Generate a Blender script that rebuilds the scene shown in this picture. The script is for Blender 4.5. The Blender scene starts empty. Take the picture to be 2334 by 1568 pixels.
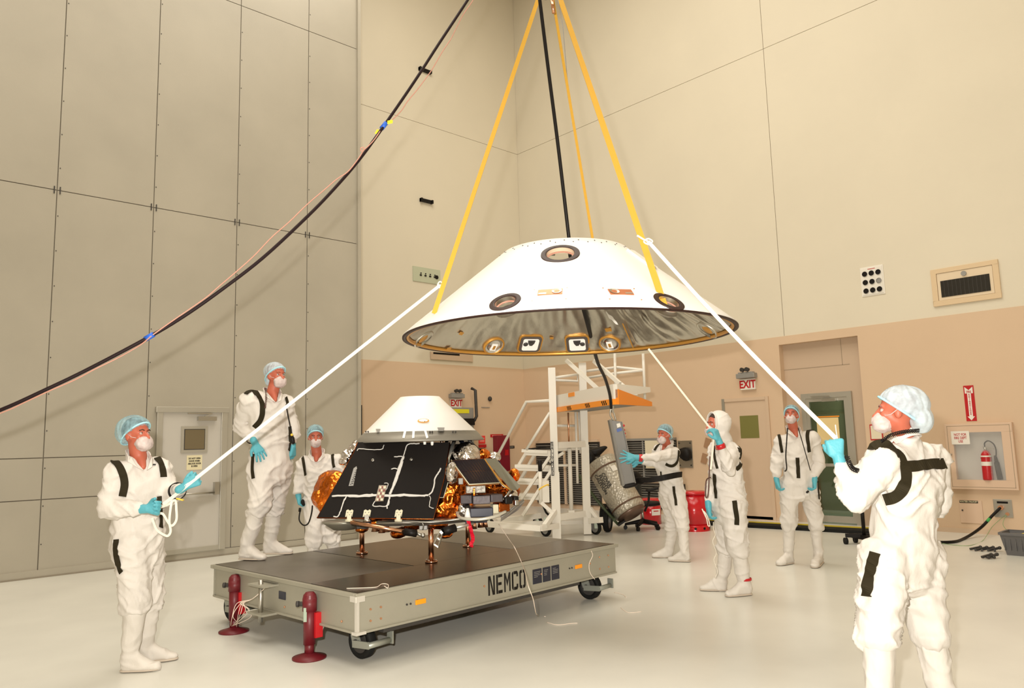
import bpy, bmesh, math, random
from mathutils import Vector as V, Matrix, noise
from mathutils.bvhtree import BVHTree
random.seed(4)
sc = bpy.context.scene
COL = sc.collection
# ------------------------------------------------------------------ camera
FPX, PITCH, ROLL, YAW, EYE = 1730.04, .128153, -.0269178, .8222067, 1.55
F = V((math.cos(PITCH)*math.cos(YAW), math.cos(PITCH)*math.sin(YAW), math.sin(PITCH)))
_R = V((math.sin(YAW), -math.cos(YAW), 0)); _U = _R.cross(F)
R = _R*math.cos(ROLL)+_U*math.sin(ROLL); U = -_R*math.sin(ROLL)+_U*math.cos(ROLL)
CAMP = V((0, 0, EYE)); Z = V((0, 0, 1)); FH = V((math.cos(YAW), math.sin(YAW), 0)); RH = V((math.sin(YAW), -math.cos(YAW), 0))
cd = bpy.data.cameras.new('camera'); cam = bpy.data.objects.new('camera', cd); COL.objects.link(cam)
cd.sensor_width = 36; cd.lens = 36*FPX/2334; cd.clip_end = 200
M = Matrix((R, U, -F)).transposed().to_4x4(); M.translation = CAMP; cam.matrix_world = M
sc.camera = cam
# ------------------------------------------------------------------ light
w = bpy.data.worlds.new('world'); sc.world = w; w.use_nodes = True
w.node_tree.nodes['Background'].inputs[0].default_value = (1, .93, .8, 1); w.node_tree.nodes['Background'].inputs[1].default_value = .15
def area(name, loc, target, sx, sy, power, color):
    l = bpy.data.lights.new(name, 'AREA'); l.shape = 'RECTANGLE'; l.size = sx; l.size_y = sy; l.energy = power; l.color = color
    o = bpy.data.objects.new(name, l); COL.objects.link(o); o.location = loc
    o.rotation_euler = (V(target)-V(loc)).to_track_quat('-Z', 'Y').to_euler(); return o
WARM = (1, .935, .82)
for x, y, pw_ in ((0, 0, 360), (6, -1, 170), (-1, 6.5, 360), (6.5, 7.5, 500)):      # high bay lamps under the ceiling
    area('high_bay_lamp', (x, y, 13.4), (x, y, 0), 5.5, 5.5, pw_, WARM)
fl = area('camera_flash', CAMP-RH*.17+Z*.24-FH*.02, CAMP+FH*9.5+Z*1.0+RH*.6, .09, .06, 185, (1, .95, .88)); fl.data.spread = math.radians(130)
vs = sc.view_settings; vs.view_transform = 'Standard'; vs.look = 'None'; vs.gamma = 1; vs.exposure = .35; vs.use_curve_mapping = False
# ------------------------------------------------------------------ pixel rays to real planes
def ray(x, y): return F+R*((x-1167)/FPX)-U*((y-784)/FPX)
def at(x, y, t): return CAMP+ray(x, y)*t
def onz(x, y, z=0.): d = ray(x, y); return CAMP+d*((z-EYE)/d.z)
def onp(x, y, p, n): d = ray(x, y); return CAMP+d*((V(p)-CAMP).dot(n)/d.dot(n))
def onX(x, y, v=13.): return onp(x, y, (v, 0, 0), V((1, 0, 0)))
def onY(x, y, v=11.4): return onp(x, y, (0, v, 0), V((0, 1, 0)))
# ------------------------------------------------------------------ materials
MATS = {}
def mat(name, c, rough=.6, metal=0., bump=0., bs=20., var=0., vs_=3., alpha=1., emit=None, es=1., trans=0., spec=.5, detail=4., voro=False, sub=0., coat=0., stretch=None, anis=0.):
    if name in MATS: return MATS[name]
    m = bpy.data.materials.new(name); m.use_nodes = True; nt = m.node_tree; b = nt.nodes['Principled BSDF']
    c4 = (*c, 1); b.inputs['Base Color'].default_value = c4; b.inputs['Roughness'].default_value = rough; b.inputs['Metallic'].default_value = metal
    b.inputs['Specular IOR Level'].default_value = spec; b.inputs['Coat Weight'].default_value = coat
    if trans: b.inputs['Transmission Weight'].default_value = trans
    if sub: b.inputs['Subsurface Weight'].default_value = sub; b.inputs['Subsurface Radius'].default_value = (.02, .01, .006)
    tc = nt.nodes.new('ShaderNodeTexCoord'); src = tc.outputs['Object']
    if stretch:
        mp = nt.nodes.new('ShaderNodeMapping'); mp.inputs['Scale'].default_value = stretch; nt.links.new(src, mp.inputs[0]); src = mp.outputs[0]
    if var:
        n = nt.nodes.new('ShaderNodeTexNoise'); n.inputs['Scale'].default_value = vs_; n.inputs['Detail'].default_value = detail; nt.links.new(src, n.inputs[0])
        mr = nt.nodes.new('ShaderNodeMapRange'); mr.inputs[1].default_value = .3; mr.inputs[2].default_value = .7; mr.inputs[3].default_value = 1-var; mr.inputs[4].default_value = 1+var
        nt.links.new(n.outputs[0], mr.inputs[0])
        vm = nt.nodes.new('ShaderNodeVectorMath'); vm.operation = 'SCALE'; vm.inputs[0].default_value = c; nt.links.new(mr.outputs[0], vm.inputs['Scale']); nt.links.new(vm.outputs[0], b.inputs['Base Color'])
    if bump:
        n = nt.nodes.new('ShaderNodeTexVoronoi' if voro else 'ShaderNodeTexNoise'); n.inputs['Scale'].default_value = bs
        if not voro: n.inputs['Detail'].default_value = detail
        nt.links.new(src, n.inputs[0]); bn = nt.nodes.new('ShaderNodeBump'); bn.inputs['Strength'].default_value = min(1, bump); bn.inputs['Distance'].default_value = .02*max(1, bump)
        nt.links.new(n.outputs[0], bn.inputs['Height']); nt.links.new(bn.outputs[0], b.inputs['Normal'])
    if alpha < 1: b.inputs['Alpha'].default_value = alpha
    if emit: b.inputs['Emission Color'].default_value = (*emit, 1); b.inputs['Emission Strength'].default_value = es
    MATS[name] = m; return m
m_wallA = mat('grey_painted_steel', (.40, .365, .295), .38, 0, .04, 60, .05, 1.1, spec=.5)
m_wallU = mat('cream_wall_paint', (.73, .665, .53), .6, 0, .04, 50, .02, .8)
m_wallL = mat('tan_wall_paint', (.68, .50, .34), .55, 0, .04, 50, .02, .8)
m_tan = mat('tan_trim_paint', (.64, .48, .34), .5)
m_floor = mat('pale_epoxy_floor', (.7, .69, .63), .28, 0, .02, 30, .05, 1.3, spec=.45)
m_groove = mat('dark_joint', (.27, .235, .18), .9)
m_grooveL = mat('brown_joint', (.33, .26, .18), .9)
m_ceil = mat('ceiling_white', (.7, .62, .5), .8)
m_black = mat('black_plastic', (.008, .006, .005), .5, spec=.22)
m_rubber = mat('black_rubber', (.01, .01, .009), .7, spec=.2)
m_white = mat('white_paint', (.82, .78, .7), .45)
m_red = mat('red_paint', (.5, .01, .015), .35)
m_steel = mat('brushed_steel', (.5, .48, .43), .35, 1)
m_alu = mat('dull_aluminium', (.52, .5, .44), .45, .8)
m_grey = mat('grey_metal', (.32, .31, .29), .5, .3)
m_dgrey = mat('dark_grey_metal', (.06, .055, .05), .5, .3, spec=.3)
m_orange = mat('orange_plastic', (.9, .3, .02), .4)
m_yellow = mat('yellow_strap', (.85, .55, .06), .7)
m_copper = mat('copper_metal', (.78, .42, .26), .2, 1)
m_cream = mat('cream_label', (.75, .68, .45), .6)
# ------------------------------------------------------------------ mesh collector
class MB:
    def __init__(s): s.v = []; s.f = []; s.m = []; s.sm = []
    def add(s, vs, fs, mi=0, smooth=False):
        o = len(s.v); s.v += [V(p) for p in vs]; s.f += [[i+o for i in f] for f in fs]; s.m += [mi]*len(fs); s.sm += [smooth]*len(fs); return s
    def box(s, a, b, mi=0):                                            # axis aligned, two corners
        x0, y0, z0 = [min(a[i], b[i]) for i in range(3)]; x1, y1, z1 = [max(a[i], b[i]) for i in range(3)]
        return s.add([(x0, y0, z0), (x1, y0, z0), (x1, y1, z0), (x0, y1, z0), (x0, y0, z1), (x1, y0, z1), (x1, y1, z1), (x0, y1, z1)],
              [(0, 3, 2, 1), (4, 5, 6, 7), (0, 1, 5, 4), (1, 2, 6, 5), (2, 3, 7, 6), (3, 0, 4, 7)], mi)
    def obox(s, c, ex, ey, ez, mi=0):                                  # centre and three half vectors
        c, ex, ey, ez = V(c), V(ex), V(ey), V(ez)
        if ex.cross(ey).dot(ez) < 0: ez = -ez
        return s.add([c-ex-ey-ez, c+ex-ey-ez, c+ex+ey-ez, c-ex+ey-ez, c-ex-ey+ez, c+ex-ey+ez, c+ex+ey+ez, c-ex+ey+ez],
              [(0, 3, 2, 1), (4, 5, 6, 7), (0, 1, 5, 4), (1, 2, 6, 5), (2, 3, 7, 6), (3, 0, 4, 7)], mi)
    def beam(s, p, q, w, h=None, up=Z, mi=0):
        p, q = V(p), V(q); h = h or w; d = (q-p); L = d.length; d = d/L; x = d.cross(up)
        if x.length < 1e-3: x = d.cross(V((1, 0, 0)))
        x.normalize(); y = x.cross(d); return s.obox((p+q)/2, d*L/2, x*w/2, y*h/2, mi)
    def cyl(s, p, q, r, r2=None, n=16, mi=0, cap=True):
        p, q = V(p), V(q); r2 = r if r2 is None else r2; d = (q-p).normalized(); x = d.orthogonal().normalized(); y = d.cross(x)
        vs = [p+(x*math.cos(a)+y*math.sin(a))*r for a in [2*math.pi*i/n for i in range(n)]]+[q+(x*math.cos(a)+y*math.sin(a))*r2 for a in [2*math.pi*i/n for i in range(n)]]
        s.add(vs, [(i, (i+1) % n, n+(i+1) % n, n+i) for i in range(n)], mi, True)
        if cap: s.add(vs, [list(range(n))[::-1], list(range(n, 2*n))], mi)
        return s
    def tube(s, pts, r, n=8, mi=0, closed=False):
        pts = [V(p) for p in pts]; k = len(pts); rr = r if hasattr(r, '__len__') else [r]*k; x = None; vs = []
        for i, p in enumerate(pts):
            d = (pts[min(i+1, k-1)]-pts[max(i-1, 0)]) if not closed else (pts[(i+1) % k]-pts[i-1])
            if d.length < 1e-9: d = V((0, 0, 1))
            d.normalize(); x = d.orthogonal() if x is None else x-d*x.dot(d)
            if x.length < 1e-6: x = d.orthogonal()
            x.normalize(); y = d.cross(x)
            vs += [p+(x*math.cos(2*math.pi*j/n)+y*math.sin(2*math.pi*j/n))*rr[i] for j in range(n)]
        fs = [(i*n+j, i*n+(j+1) % n, (i+1)*n+(j+1) % n, (i+1)*n+j) for i in range(k-1) for j in range(n)]
        if closed: fs += [((k-1)*n+j, (k-1)*n+(j+1) % n, (j+1) % n, j) for j in range(n)]
        s.add(vs, fs, mi, True)
        if not closed: s.add(vs, [list(range(n))[::-1], [(k-1)*n+j for j in range(n)]], mi)
        return s
    def lathe(s, c, prof, n=48, ax=Z, mi=0, closed=False, smooth=True):
        c = V(c); ax = V(ax).normalized(); x = ax.orthogonal().normalized() if abs(ax.z) < .999 else V((1, 0, 0)); y = ax.cross(x); vs = []
        for r, h in prof: vs += [c+ax*h+(x*math.cos(2*math.pi*j/n)+y*math.sin(2*math.pi*j/n))*r for j in range(n)]
        k = len(prof); rng = range(k) if closed else range(k-1)
        return s.add(vs, [(i*n+j, i*n+(j+1) % n, ((i+1) % k)*n+(j+1) % n, ((i+1) % k)*n+j) for i in rng for j in range(n)], mi, smooth)
    def prism(s, poly, d, mi=0):                                       # planar polygon pushed along d
        poly = [V(p) for p in poly]; d = V(d); n = len(poly)
        nn = sum(((poly[i]-poly[0]).cross(poly[(i+1) % n]-poly[0]) for i in range(1, n-1)), V((0, 0, 0)))
        if nn.dot(d) > 0: poly = poly[::-1]
        return s.add(poly+[p+d for p in poly], [list(range(n)), list(range(2*n-1, n-1, -1))]+[(i, i+n, (i+1) % n+n, (i+1) % n) for i in range(n)], mi)
    def ball(s, c, r, ex=None, n=12, mi=0):
        c = V(c); r = r if hasattr(r, '__len__') else (r, r, r); X, Y, ZZ = ex or (V((1, 0, 0)), V((0, 1, 0)), Z); vs = []; m = n//2+1
        for i in range(m+1):
            th = math.pi*i/m
            for j in range(n): ph = 2*math.pi*j/n; vs.append(c+X*r[0]*math.sin(th)*math.cos(ph)+Y*r[1]*math.sin(th)*math.sin(ph)+ZZ*r[2]*math.cos(th))
        return s.add(vs, [(i*n+j, (i+1)*n+j, (i+1)*n+(j+1) % n, i*n+(j+1) % n) for i in range(m) for j in range(n)], mi, True)
    def hull(s, pts, mi=0, smooth=True):
        bm = bmesh.new(); [bm.verts.new(p) for p in pts]; r = bmesh.ops.convex_hull(bm, input=bm.verts)
        bmesh.ops.delete(bm, geom=list({g for g in r['geom_interior'] if isinstance(g, bmesh.types.BMVert)}), context='VERTS')
        bm.verts.index_update(); vs = [v.co.copy() for v in bm.verts]; fs = [[v.index for v in f.verts] for f in bm.faces]; bm.free(); return s.add(vs, fs, mi, smooth)
_sp = []
for _i in range(60):
    _z = 1-2*(_i+.5)/60; _a = _i*2.399963; _sp.append(V((math.sqrt(1-_z*_z)*math.cos(_a), math.sqrt(1-_z*_z)*math.sin(_a), _z)))
def sph(c, r, ex=None):                                                # point cloud of an ellipsoid, fed to hull
    c = V(c); r = r if hasattr(r, '__len__') else (r, r, r); X, Y, ZZ = ex or (V((1, 0, 0)), V((0, 1, 0)), Z)
    return [c+X*p.x*r[0]+Y*p.y*r[1]+ZZ*p.z*r[2] for p in _sp]
def worldloc(o):
    p = V((0, 0, 0))
    while o: p += o.location; o = o.parent
    return p
def obj(name, mb, mats, parent=None, origin=None, label=None, cat=None, group=None, kind=None, bevel=0):
    me = bpy.data.meshes.new(name); o = bpy.data.objects.new(name, me); COL.objects.link(o)
    if parent: o.parent = parent; base = worldloc(parent)
    else:
        if origin is None:
            xs = [v.x for v in mb.v]; ys = [v.y for v in mb.v]; zs = [v.z for v in mb.v]; origin = V(((min(xs)+max(xs))/2, (min(ys)+max(ys))/2, min(zs)))
        base = V(origin); o.location = base
    me.from_pydata([v-base for v in mb.v], [], mb.f)
    for m in (mats if isinstance(mats, (list, tuple)) else [mats]): me.materials.append(m)
    me.polygons.foreach_set('material_index', mb.m); me.polygons.foreach_set('use_smooth', mb.sm)
    bm = bmesh.new(); bm.from_mesh(me); bmesh.ops.remove_doubles(bm, verts=bm.verts, dist=1e-5); bmesh.ops.recalc_face_normals(bm, faces=bm.faces) if kind != 'raw' else None; bm.to_mesh(me); bm.free()
    if bevel: b = o.modifiers.new('bevel', 'BEVEL'); b.width = bevel; b.segments = 2; b.limit_method = 'ANGLE'
    tag(o, label, cat, group, kind if kind != 'raw' else None); return o
def tag(o, label=None, cat=None, group=None, kind=None):
    for k, v_ in (('label', label), ('category', cat), ('group', group), ('kind', kind)):
        if v_: o[k] = v_
    return o
def thing(name, loc, label, cat, group=None):
    o = bpy.data.objects.new(name, None); COL.objects.link(o); o.location = V(loc); o.empty_display_size = .1; return tag(o, label, cat, group)
def remesh(mb, name, mats, parent, voxel=.012, smooth=6, wr=None, **kw):
    o = obj(name, mb, mats, parent, **kw); md = o.modifiers.new('r', 'REMESH'); md.mode = 'VOXEL'; md.voxel_size = voxel; md.use_smooth_shade = True
    s_ = o.modifiers.new('s', 'SMOOTH'); s_.factor = .5; s_.iterations = smooth
    dg = bpy.context.evaluated_depsgraph_get(); me = bpy.data.meshes.new_from_object(o.evaluated_get(dg)); o.modifiers.clear()
    old = o.data; o.data = me; bpy.data.meshes.remove(old)
    if wr: wr(me)
    me.update(); return o
def text(s, p, xd, yd, size, parent, m, name='lettering', align='CENTER', sx=1., depth=.002, bold=0., space=1.):
    cu = bpy.data.curves.new('t', 'FONT'); cu.body = s; cu.align_x = align; cu.align_y = 'CENTER'; cu.size = size; cu.extrude = depth/2; cu.offset = bold; cu.space_line = space; cu.resolution_u = 3
    t = bpy.data.objects.new('t', cu); COL.objects.link(t); dg = bpy.context.evaluated_depsgraph_get(); me = bpy.data.meshes.new_from_object(t.evaluated_get(dg)); COL.objects.unlink(t); bpy.data.objects.remove(t)
    xd, yd = V(xd).normalized(), V(yd).normalized(); zd = xd.cross(yd); mb = MB()
    mb.add([V(p)+xd*v.co.x*sx+yd*v.co.y+zd*v.co.z for v in me.vertices], [list(q.vertices) for q in me.polygons])
    return obj(name, mb, m, parent)
def cat(pts, per=8, closed=False):                                     # catmull-rom through points
    pts = [V(p) for p in pts]; out = []; n = len(pts); rng = range(n) if closed else range(n-1)
    for i in rng:
        g = (lambda k: pts[k % n]) if closed else (lambda k: pts[max(0, min(n-1, k))])
        a, b, c, d = g(i-1), g(i), g(i+1), g(i+2)
        for j in range(per):
            t = j/per; out.append(.5*((2*b)+(c-a)*t+(2*a-5*b+4*c-d)*t*t+(3*b-a-3*c+d)*t**3))
    if not closed: out.append(pts[-1])
    return out
XA, YA, NX, NY = V((1, 0, 0)), V((0, 1, 0)), V((-1, 0, 0)), V((0, -1, 0))
# ------------------------------------------------------------------ room
YW, XC, YB, XE = 11.4, 13., 13.6, 6.93           # left wall plane, right wall plane, back wall plane, end of the left wall
def st(name, mb, m, parent=None, **k):
    return obj(name, mb, m, parent, kind=None if parent else 'structure', **k)
st('floor', MB().box((-9, -9, -.2), (XC+3, YB+.5, 0)), m_floor, origin=(0, 0, 0))
st('ceiling', MB().box((-9, -9, 14), (XC+3, YB+.5, 14.2)), m_ceil)
wl = st('wall_left', MB().box((-9, YW+.03, 0), (XE, YW+.33, 14)).box((-9, YW+.025, 0), (XE, YW+.03, 14), 1), [m_wallA, m_groove])
xs = [2.27-1.232*k for k in range(8, 0, -1)]+[2.27, 3.51, 4.755, 5.96, XE]; zs = [.1, 5.09, 8.74, 12.4, 14.]
for i in range(len(xs)-1):
    for j in range(len(zs)-1):
        a, b, c, d = xs[i]+.006, xs[i+1]-.006, zs[j]+.006, zs[j+1]-.006
        if xs[i] < 3 and j == 0 and xs[i] > -2:
            for z0, z1 in ((.1, .97), (.982, 1.5), (1.512, 5.084)): st('panel', MB().box((a, YW, z0), (b, YW+.028, z1)), m_wallA, wl)
        else: st('panel', MB().box((a, YW, c), (b, YW+.028, d)), m_wallA, wl)
        mb = MB()
        zz = c+.3
        while zz < d and j < 3 and i >= 6: mb.box((a+.012, YW-.004, zz), (a+.024, YW, zz+.014)); zz += .48
        if mb.v: o = obj('rivets', mb, m_dgrey, wl); o['kind'] = 'stuff'
for x in xs[6:-1]:
    for z in (5.09,):
        for dx in (-.04, .03): obj('hinge_pin', MB().box((x+dx, YW-.012, z-.05), (x+dx+.012, YW, z+.05)), m_dgrey, wl)
st('baseboard_left', MB().box((-9, YW-.02, 0), (XE, YW, .1)).box((-9, YW-.03, 0), (XE, YW, .02), 1), [m_wallA, m_groove])
wb = st('wall_back', MB().box((XE-3, YB+.02, 0), (XC+.2, YB+.3, 14)), m_grooveL)
wr_ = st('wall_right', MB().box((XC+.15, -9, 0), (XC+.4, 5.6, 14)).box((XC+.15, 6.5, 0), (XC+.4, YB+.3, 14)).box((XC+.15, 5.6, 2.26), (XC+.4, 6.5, 14)), m_grooveL)
g = .005
for z0, z1, m in ((3.33, 8.9, m_wallU), (8.9, 14, m_wallU)): st('panel', MB().box((XE-3, YB, z0+(g if z0 > 5 else 0)), (XC+.02, YB+.018, z1-g)), m, wb)
st('panel', MB().box((XE-3, YB-.012, 0), (XC+.02, YB+.018, 3.33)), m_wallL, wb)
for y0, y1 in ((-9, 6.685), (6.685, YB)):
    for z0, z1 in ((3.33, 8.9), (8.9, 14)): st('panel', MB().box((XC, y0+g, z0+(g if z0 > 5 else 0)), (XC+.148, y1-g, z1-g)), m_wallU, wr_)
st('panel', MB().box((XC-.012, -9, 0), (XC+.148, 5.37, 3.33)), m_wallL, wr_)
st('panel', MB().box((XC-.012, 6.80, 0), (XC+.148, YB, 3.33)), m_wallL, wr_)
st('panel', MB().box((XC-.012, 5.37, 3.18), (XC+.148, 6.80, 3.33)), m_wallL, wr_)
st('wall_front', MB().box((-9, -9.2, 0), (XC+.3, -9, 14)), m_wallU)
st('wall_rear', MB().box((-9.2, -9, 0), (-9, YB, 14)), m_wallU)
st('baseboard_right', MB().box((XC-.03, -9, 0), (XC-.012, 5.37, .07)).box((XC-.03, 6.8, 0), (XC-.012, YB-.02, .07)), m_tan)
st('baseboard_back', MB().box((XE, YB-.03, 0), (XC-.03, YB-.012, .07)), m_tan)
st('trim_1', MB().box((XE-.02, YW-.05, 0), (XE+.04, YW+.33, 14)), m_wallA)      # end post of the left wall
obj('edge_gap_shade', MB().box((XE+.041, YW+.0, .5), (XE+.09, YW+.12, 2.25)), m_black, None, label='black strip filling the shaded gap at the free end of the grey wall', cat='gap')  # black strip put in for the darkness of the open gap at the wall end
# door 1 : grey personnel door in the left wall
d1 = st('door_1', MB().box((3.72, YW-.035, .17), (4.56, YW-.002, 2.1)), mat('door_grey', (.52, .49, .44), .4, 0, .03, 60))
fr = MB().box((3.64, YW-.06, .1), (3.72, YW, 2.17)).box((4.56, YW-.06, .1), (4.65, YW, 2.17)).box((3.62, YW-.07, 2.1), (4.67, YW, 2.18)).box((3.64, YW-.05, .1), (4.65, YW, .17))
st('door_frame', fr, m_alu, d1, bevel=.004)
st('window_frame', MB().box((3.98, YW-.05, 1.52), (4.36, YW-.034, 1.9)).box((4.02, YW-.052, 1.56), (4.32, YW-.05, 1.86), 1), [m_alu, m_dgrey], d1)
st('window_pane', MB().box((4.03, YW-.056, 1.57), (4.31, YW-.0525, 1.85)), mat('brown_glass', (.16, .125, .07), .12, 0, spec=.8), d1)
st('notice', MB().box((4.07, YW-.04, 1.27), (4.29, YW-.035, 1.48)), m_cream, d1, label='cream notice with four black lines')
text('DO NOT OPEN\nDOOR WHEN\nAIRLOCK DOOR\nIS OPEN', (4.18, YW-.0415, 1.378), XA, Z, .031, d1, m_black, sx=.8, bold=.001, space=1.2)
st('door_closer', MB().box((4.2, YW-.1, 1.98), (4.47, YW-.035, 2.04)).beam((4.05, YW-.09, 2.085), (4.4, YW-.09, 2.085), .02).beam((4.4, YW-.09, 2.085), (4.3, YW-.08, 2.04), .02), m_steel, d1, label='silver hydraulic closer arm')
st('push_bar', MB().cyl((3.75, YW-.09, .93), (4.5, YW-.09, .93), .013).box((4.46, YW-.11, .9), (4.53, YW-.035, 1.08)), m_steel, d1, label='silver push bar with latch box')
# door 2 : flush tan exit door in the right wall
d2 = st('door_2', MB().box((XC-.03, 7.13, .02), (XC-.012, 7.98, 2.2)), m_tan)
st('door_frame', MB().box((XC-.05, 7.98, 0), (XC-.01, 8.04, 2.26)).box((XC-.045, 7.07, 0), (XC-.01, 7.13, 2.26), 1).box((XC-.05, 7.131, 2.2), (XC-.01, 7.979, 2.26), 1), [m_alu, m_tan], d2)
st('window_pane', MB().box((XC-.034, 7.3, 1.5), (XC-.029, 7.68, 1.92)), mat('olive_glass', (.2, .19, .055), .3), d2)
# door 3 : glazed aluminium door in the tall recess
rc = st('trim_2', MB().box((XC+.13, 5.37, 2.26), (XC+.149, 6.8, 3.18)).box((XC+.13, 5.37, 0), (XC+.149, 5.6, 2.26)).box((XC+.13, 6.5, 0), (XC+.149, 6.8, 2.26)).box((XC+.126, 5.6, 2.72), (XC+.13, 6.8, 2.728), 1).box((XC+.126, 5.72, 2.72), (XC+.13, 5.728, 3.18), 1), [mat('recess_paint', (.56, .42, .3), .6), m_grooveL])
d3 = st('door_3', MB().box((XC+.09, 5.681, .03), (XC+.129, 5.74, 2.169)).box((XC+.09, 6.36, .03), (XC+.129, 6.419, 2.169)).box((XC+.09, 5.7401, .03), (XC+.129, 6.3599, .14)).box((XC+.09, 5.7401, 2.11), (XC+.129, 6.3599, 2.169)), m_alu)
st('door_frame', MB().box((XC+.08, 5.6, 0), (XC+.129, 5.68, 2.26)).box((XC+.08, 6.42, 0), (XC+.129, 6.5, 2.26)).box((XC+.08, 5.6801, 2.17), (XC+.129, 6.4199, 2.26)), m_alu, d3)
m_glass = mat('door_glass', (.75, .85, .72), .03, 0, trans=1, spec=.5)
st('window_pane', MB().box((XC+.105, 5.74, .14), (XC+.112, 6.36, 2.11)), m_glass, d3)
st('door_closer', MB().box((XC+.03, 5.86, 2.1), (XC+.08, 6.1, 2.15)).beam((XC+.05, 5.95, 2.19), (XC+.05, 6.3, 2.2), .02), m_steel, d3)
st('push_bar', MB().box((XC+.06, 5.74, .98), (XC+.09, 6.36, 1.03)), m_alu, d3)
st('notice', MB().box((XC+.098, 5.86, 1.36), (XC+.104, 6.25, 1.82)).box((XC+.096, 5.84, 1.28), (XC+.098, 6.27, 1.32), 1).box((XC+.096, 5.84, 1.83), (XC+.098, 6.27, 1.85), 1), [mat('yellow_paper', (.8, .62, .3), .7), m_orange], d3, label='yellowish paper notice behind the glass')
m_lobby = mat('lobby_green', (.3, .32, .2), .6)
st('wall_lobby', MB().box((XC+2.4, 4.6, 0), (XC+2.5, 7.8, 2.8)).box((XC+.4, 4.5, 0), (XC+2.5, 4.6, 2.8)).box((XC+.4, 7.8, 0), (XC+2.5, 7.9, 2.8)).box((XC+.4, 4.5, 2.8), (XC+2.5, 7.9, 2.9)).box((XC+2.3, 5.7, 0), (XC+2.4, 5.78, 2.8), 1).box((XC+2.3, 6.6, 0), (XC+2.4, 6.7, 2.8), 1).box((XC+2.25, 5.9, .1), (XC+2.4, 6.5, 1.0), 1), [m_lobby, m_dgrey])
area('lobby_lamp', (XC+1.5, 6, 2.75), (XC+1.5, 6, 0), 1, .5, 14, (.95, 1, .8))
# ------------------------------------------------------------------ things on the walls
onB = lambda x, y: onY(x, y, YB-.012)
WX = XC-.012            # face of the tan wall
def exit_sign(c, n, r, label, mount):                       # c centre of plate on the wall, n out of the wall, r right
    c, n, r = V(c), V(n), V(r); t = thing('exit_sign', c, label, 'sign')
    obj('sign_plate', MB().obox(c+n*.03, r*.15, Z*.1, n*.025), m_white, t, bevel=.004)
    text('EXIT', c+n*.057-Z*.005, r, Z, .2, t, m_red, bold=.006, sx=.82, depth=.003)
    mb = MB().obox(c+n*.07+Z*.16, r*.19, Z*.045, n*.06).obox(c+n*.07+Z*.215, r*.15, Z*.015, n*.05)
    obj('battery_housing', mb, m_grey, t, bevel=.008)
    for s in (-1, 1):
        p = c+n*.1+Z*.275+r*.05*s
        obj('lamp_head', MB().cyl(p-n*.03, p+n*.05, .03, .04, 14).cyl(p-Z*.05, p, .012, n=8), m_dgrey, t)
exit_sign(onX(1707, 876, WX), NX, NY, 'red and white EXIT sign with twin lamp heads over the flush tan door', 0)
exit_sign(onB(1037, 919), NY, XA, 'EXIT sign with twin lamps on back wall, partly above the small white cone', 0)
# flush panel with nine round ports
c = onX(1989, 640); t = thing('port_plate', c, 'white square wall plate with nine round black ports', 'plate')
obj('plate', MB().box(c+V((-.02, -.17, -.23)), c+V((0, .17, .23))).box(c+V((-.012, -.19, -.25)), c+V((0, .19, .25))), m_white, t, bevel=.003)
for i in range(3):
    for j in range(3):
        p = c+V((-.021, (i-1)*-.11, (1-j)*.145-.015)); obj('port', MB().cyl(p, p+NX*.008, .038, n=20).lathe(p+NX*.008, [(.038, 0), (.044, .004), (.038, .006)], 20, NX), m_black if (i, j) != (2, 1) else m_grey, t)
obj('mark', MB().box(c+V((-.022, -.06, .2)), c+V((-.02, .06, .21))), m_red, t)
# framed dark wall unit
y0, y1, z0, z1 = 3.2, 4.14, 3.49, 4.08; c = V((XC, (y0+y1)/2, z0)); t = thing('wall_unit', c, 'framed tan wall unit with long dark grille on the right wall', 'vent')
obj('outer_frame', MB().box((XC-.03, y0, z0), (XC, y1, z0+.08)).box((XC-.03, y0, z1-.07), (XC, y1, z1)).box((XC-.03, y0, z0+.08), (XC, y0+.08, z1-.07)).box((XC-.03, y1-.08, z0+.08), (XC, y1, z1-.07)), mat('yellow_tan', (.72, .55, .35), .5), t, bevel=.003)
obj('face_plate', MB().box((XC-.02, y0+.085, z0+.085), (XC, y1-.085, z1-.075)), mat('pale_tan', (.76, .62, .44), .5), t)
obj('dark_window', MB().box((XC-.028, y0+.13, z0+.13), (XC-.02, y1-.13, z1-.2)), mat('grille_dark', (.02, .018, .015), .25), t)
for k in range(1, 12): obj('slat', MB().box((XC-.0295, y0+.13+k*.057, z0+.13), (XC-.028, y0+.136+k*.057, z1-.2)), m_dgrey, t)
obj('lens', MB().cyl((XC-.02, c.y, z1-.135), (XC-.04, c.y, z1-.135), .038, n=20), m_grey, t)
# red arrow sign
c = onX(2211, 919, WX); t = thing('extinguisher_sign', c, 'tall red sign with white down arrow reading FIRE EXTINGUISHER', 'sign')
obj('sign_plate', MB().box(c+V((-.006, -.07, -.27)), c+V((0, .07, .27))), m_red, t)
x = c.x-.0075
obj('arrow', MB().prism([(x, c.y+.055, c.z+.25), (x, c.y, c.z+.2), (x, c.y-.055, c.z+.25), (x, c.y-.055, c.z+.15), (x, c.y-.025, c.z+.15), (x, c.y-.025, c.z-.2), (x, c.y-.05, c.z-.2), (x, c.y, c.z-.26), (x, c.y+.05, c.z-.2), (x, c.y+.025, c.z-.2), (x, c.y+.025, c.z+.15), (x, c.y+.055, c.z+.15)], (.0015, 0, 0)), m_white, t)
text('FIRE', (x-.001, c.y, c.z+.172), NY, Z, .048, t, m_red, sx=.75, bold=.001)
for i, ch in enumerate('EXTINGUISHER'): text(ch, (x-.001, c.y, c.z+.13-i*.027), NY, Z, .03, t, m_red, bold=.001)
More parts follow.
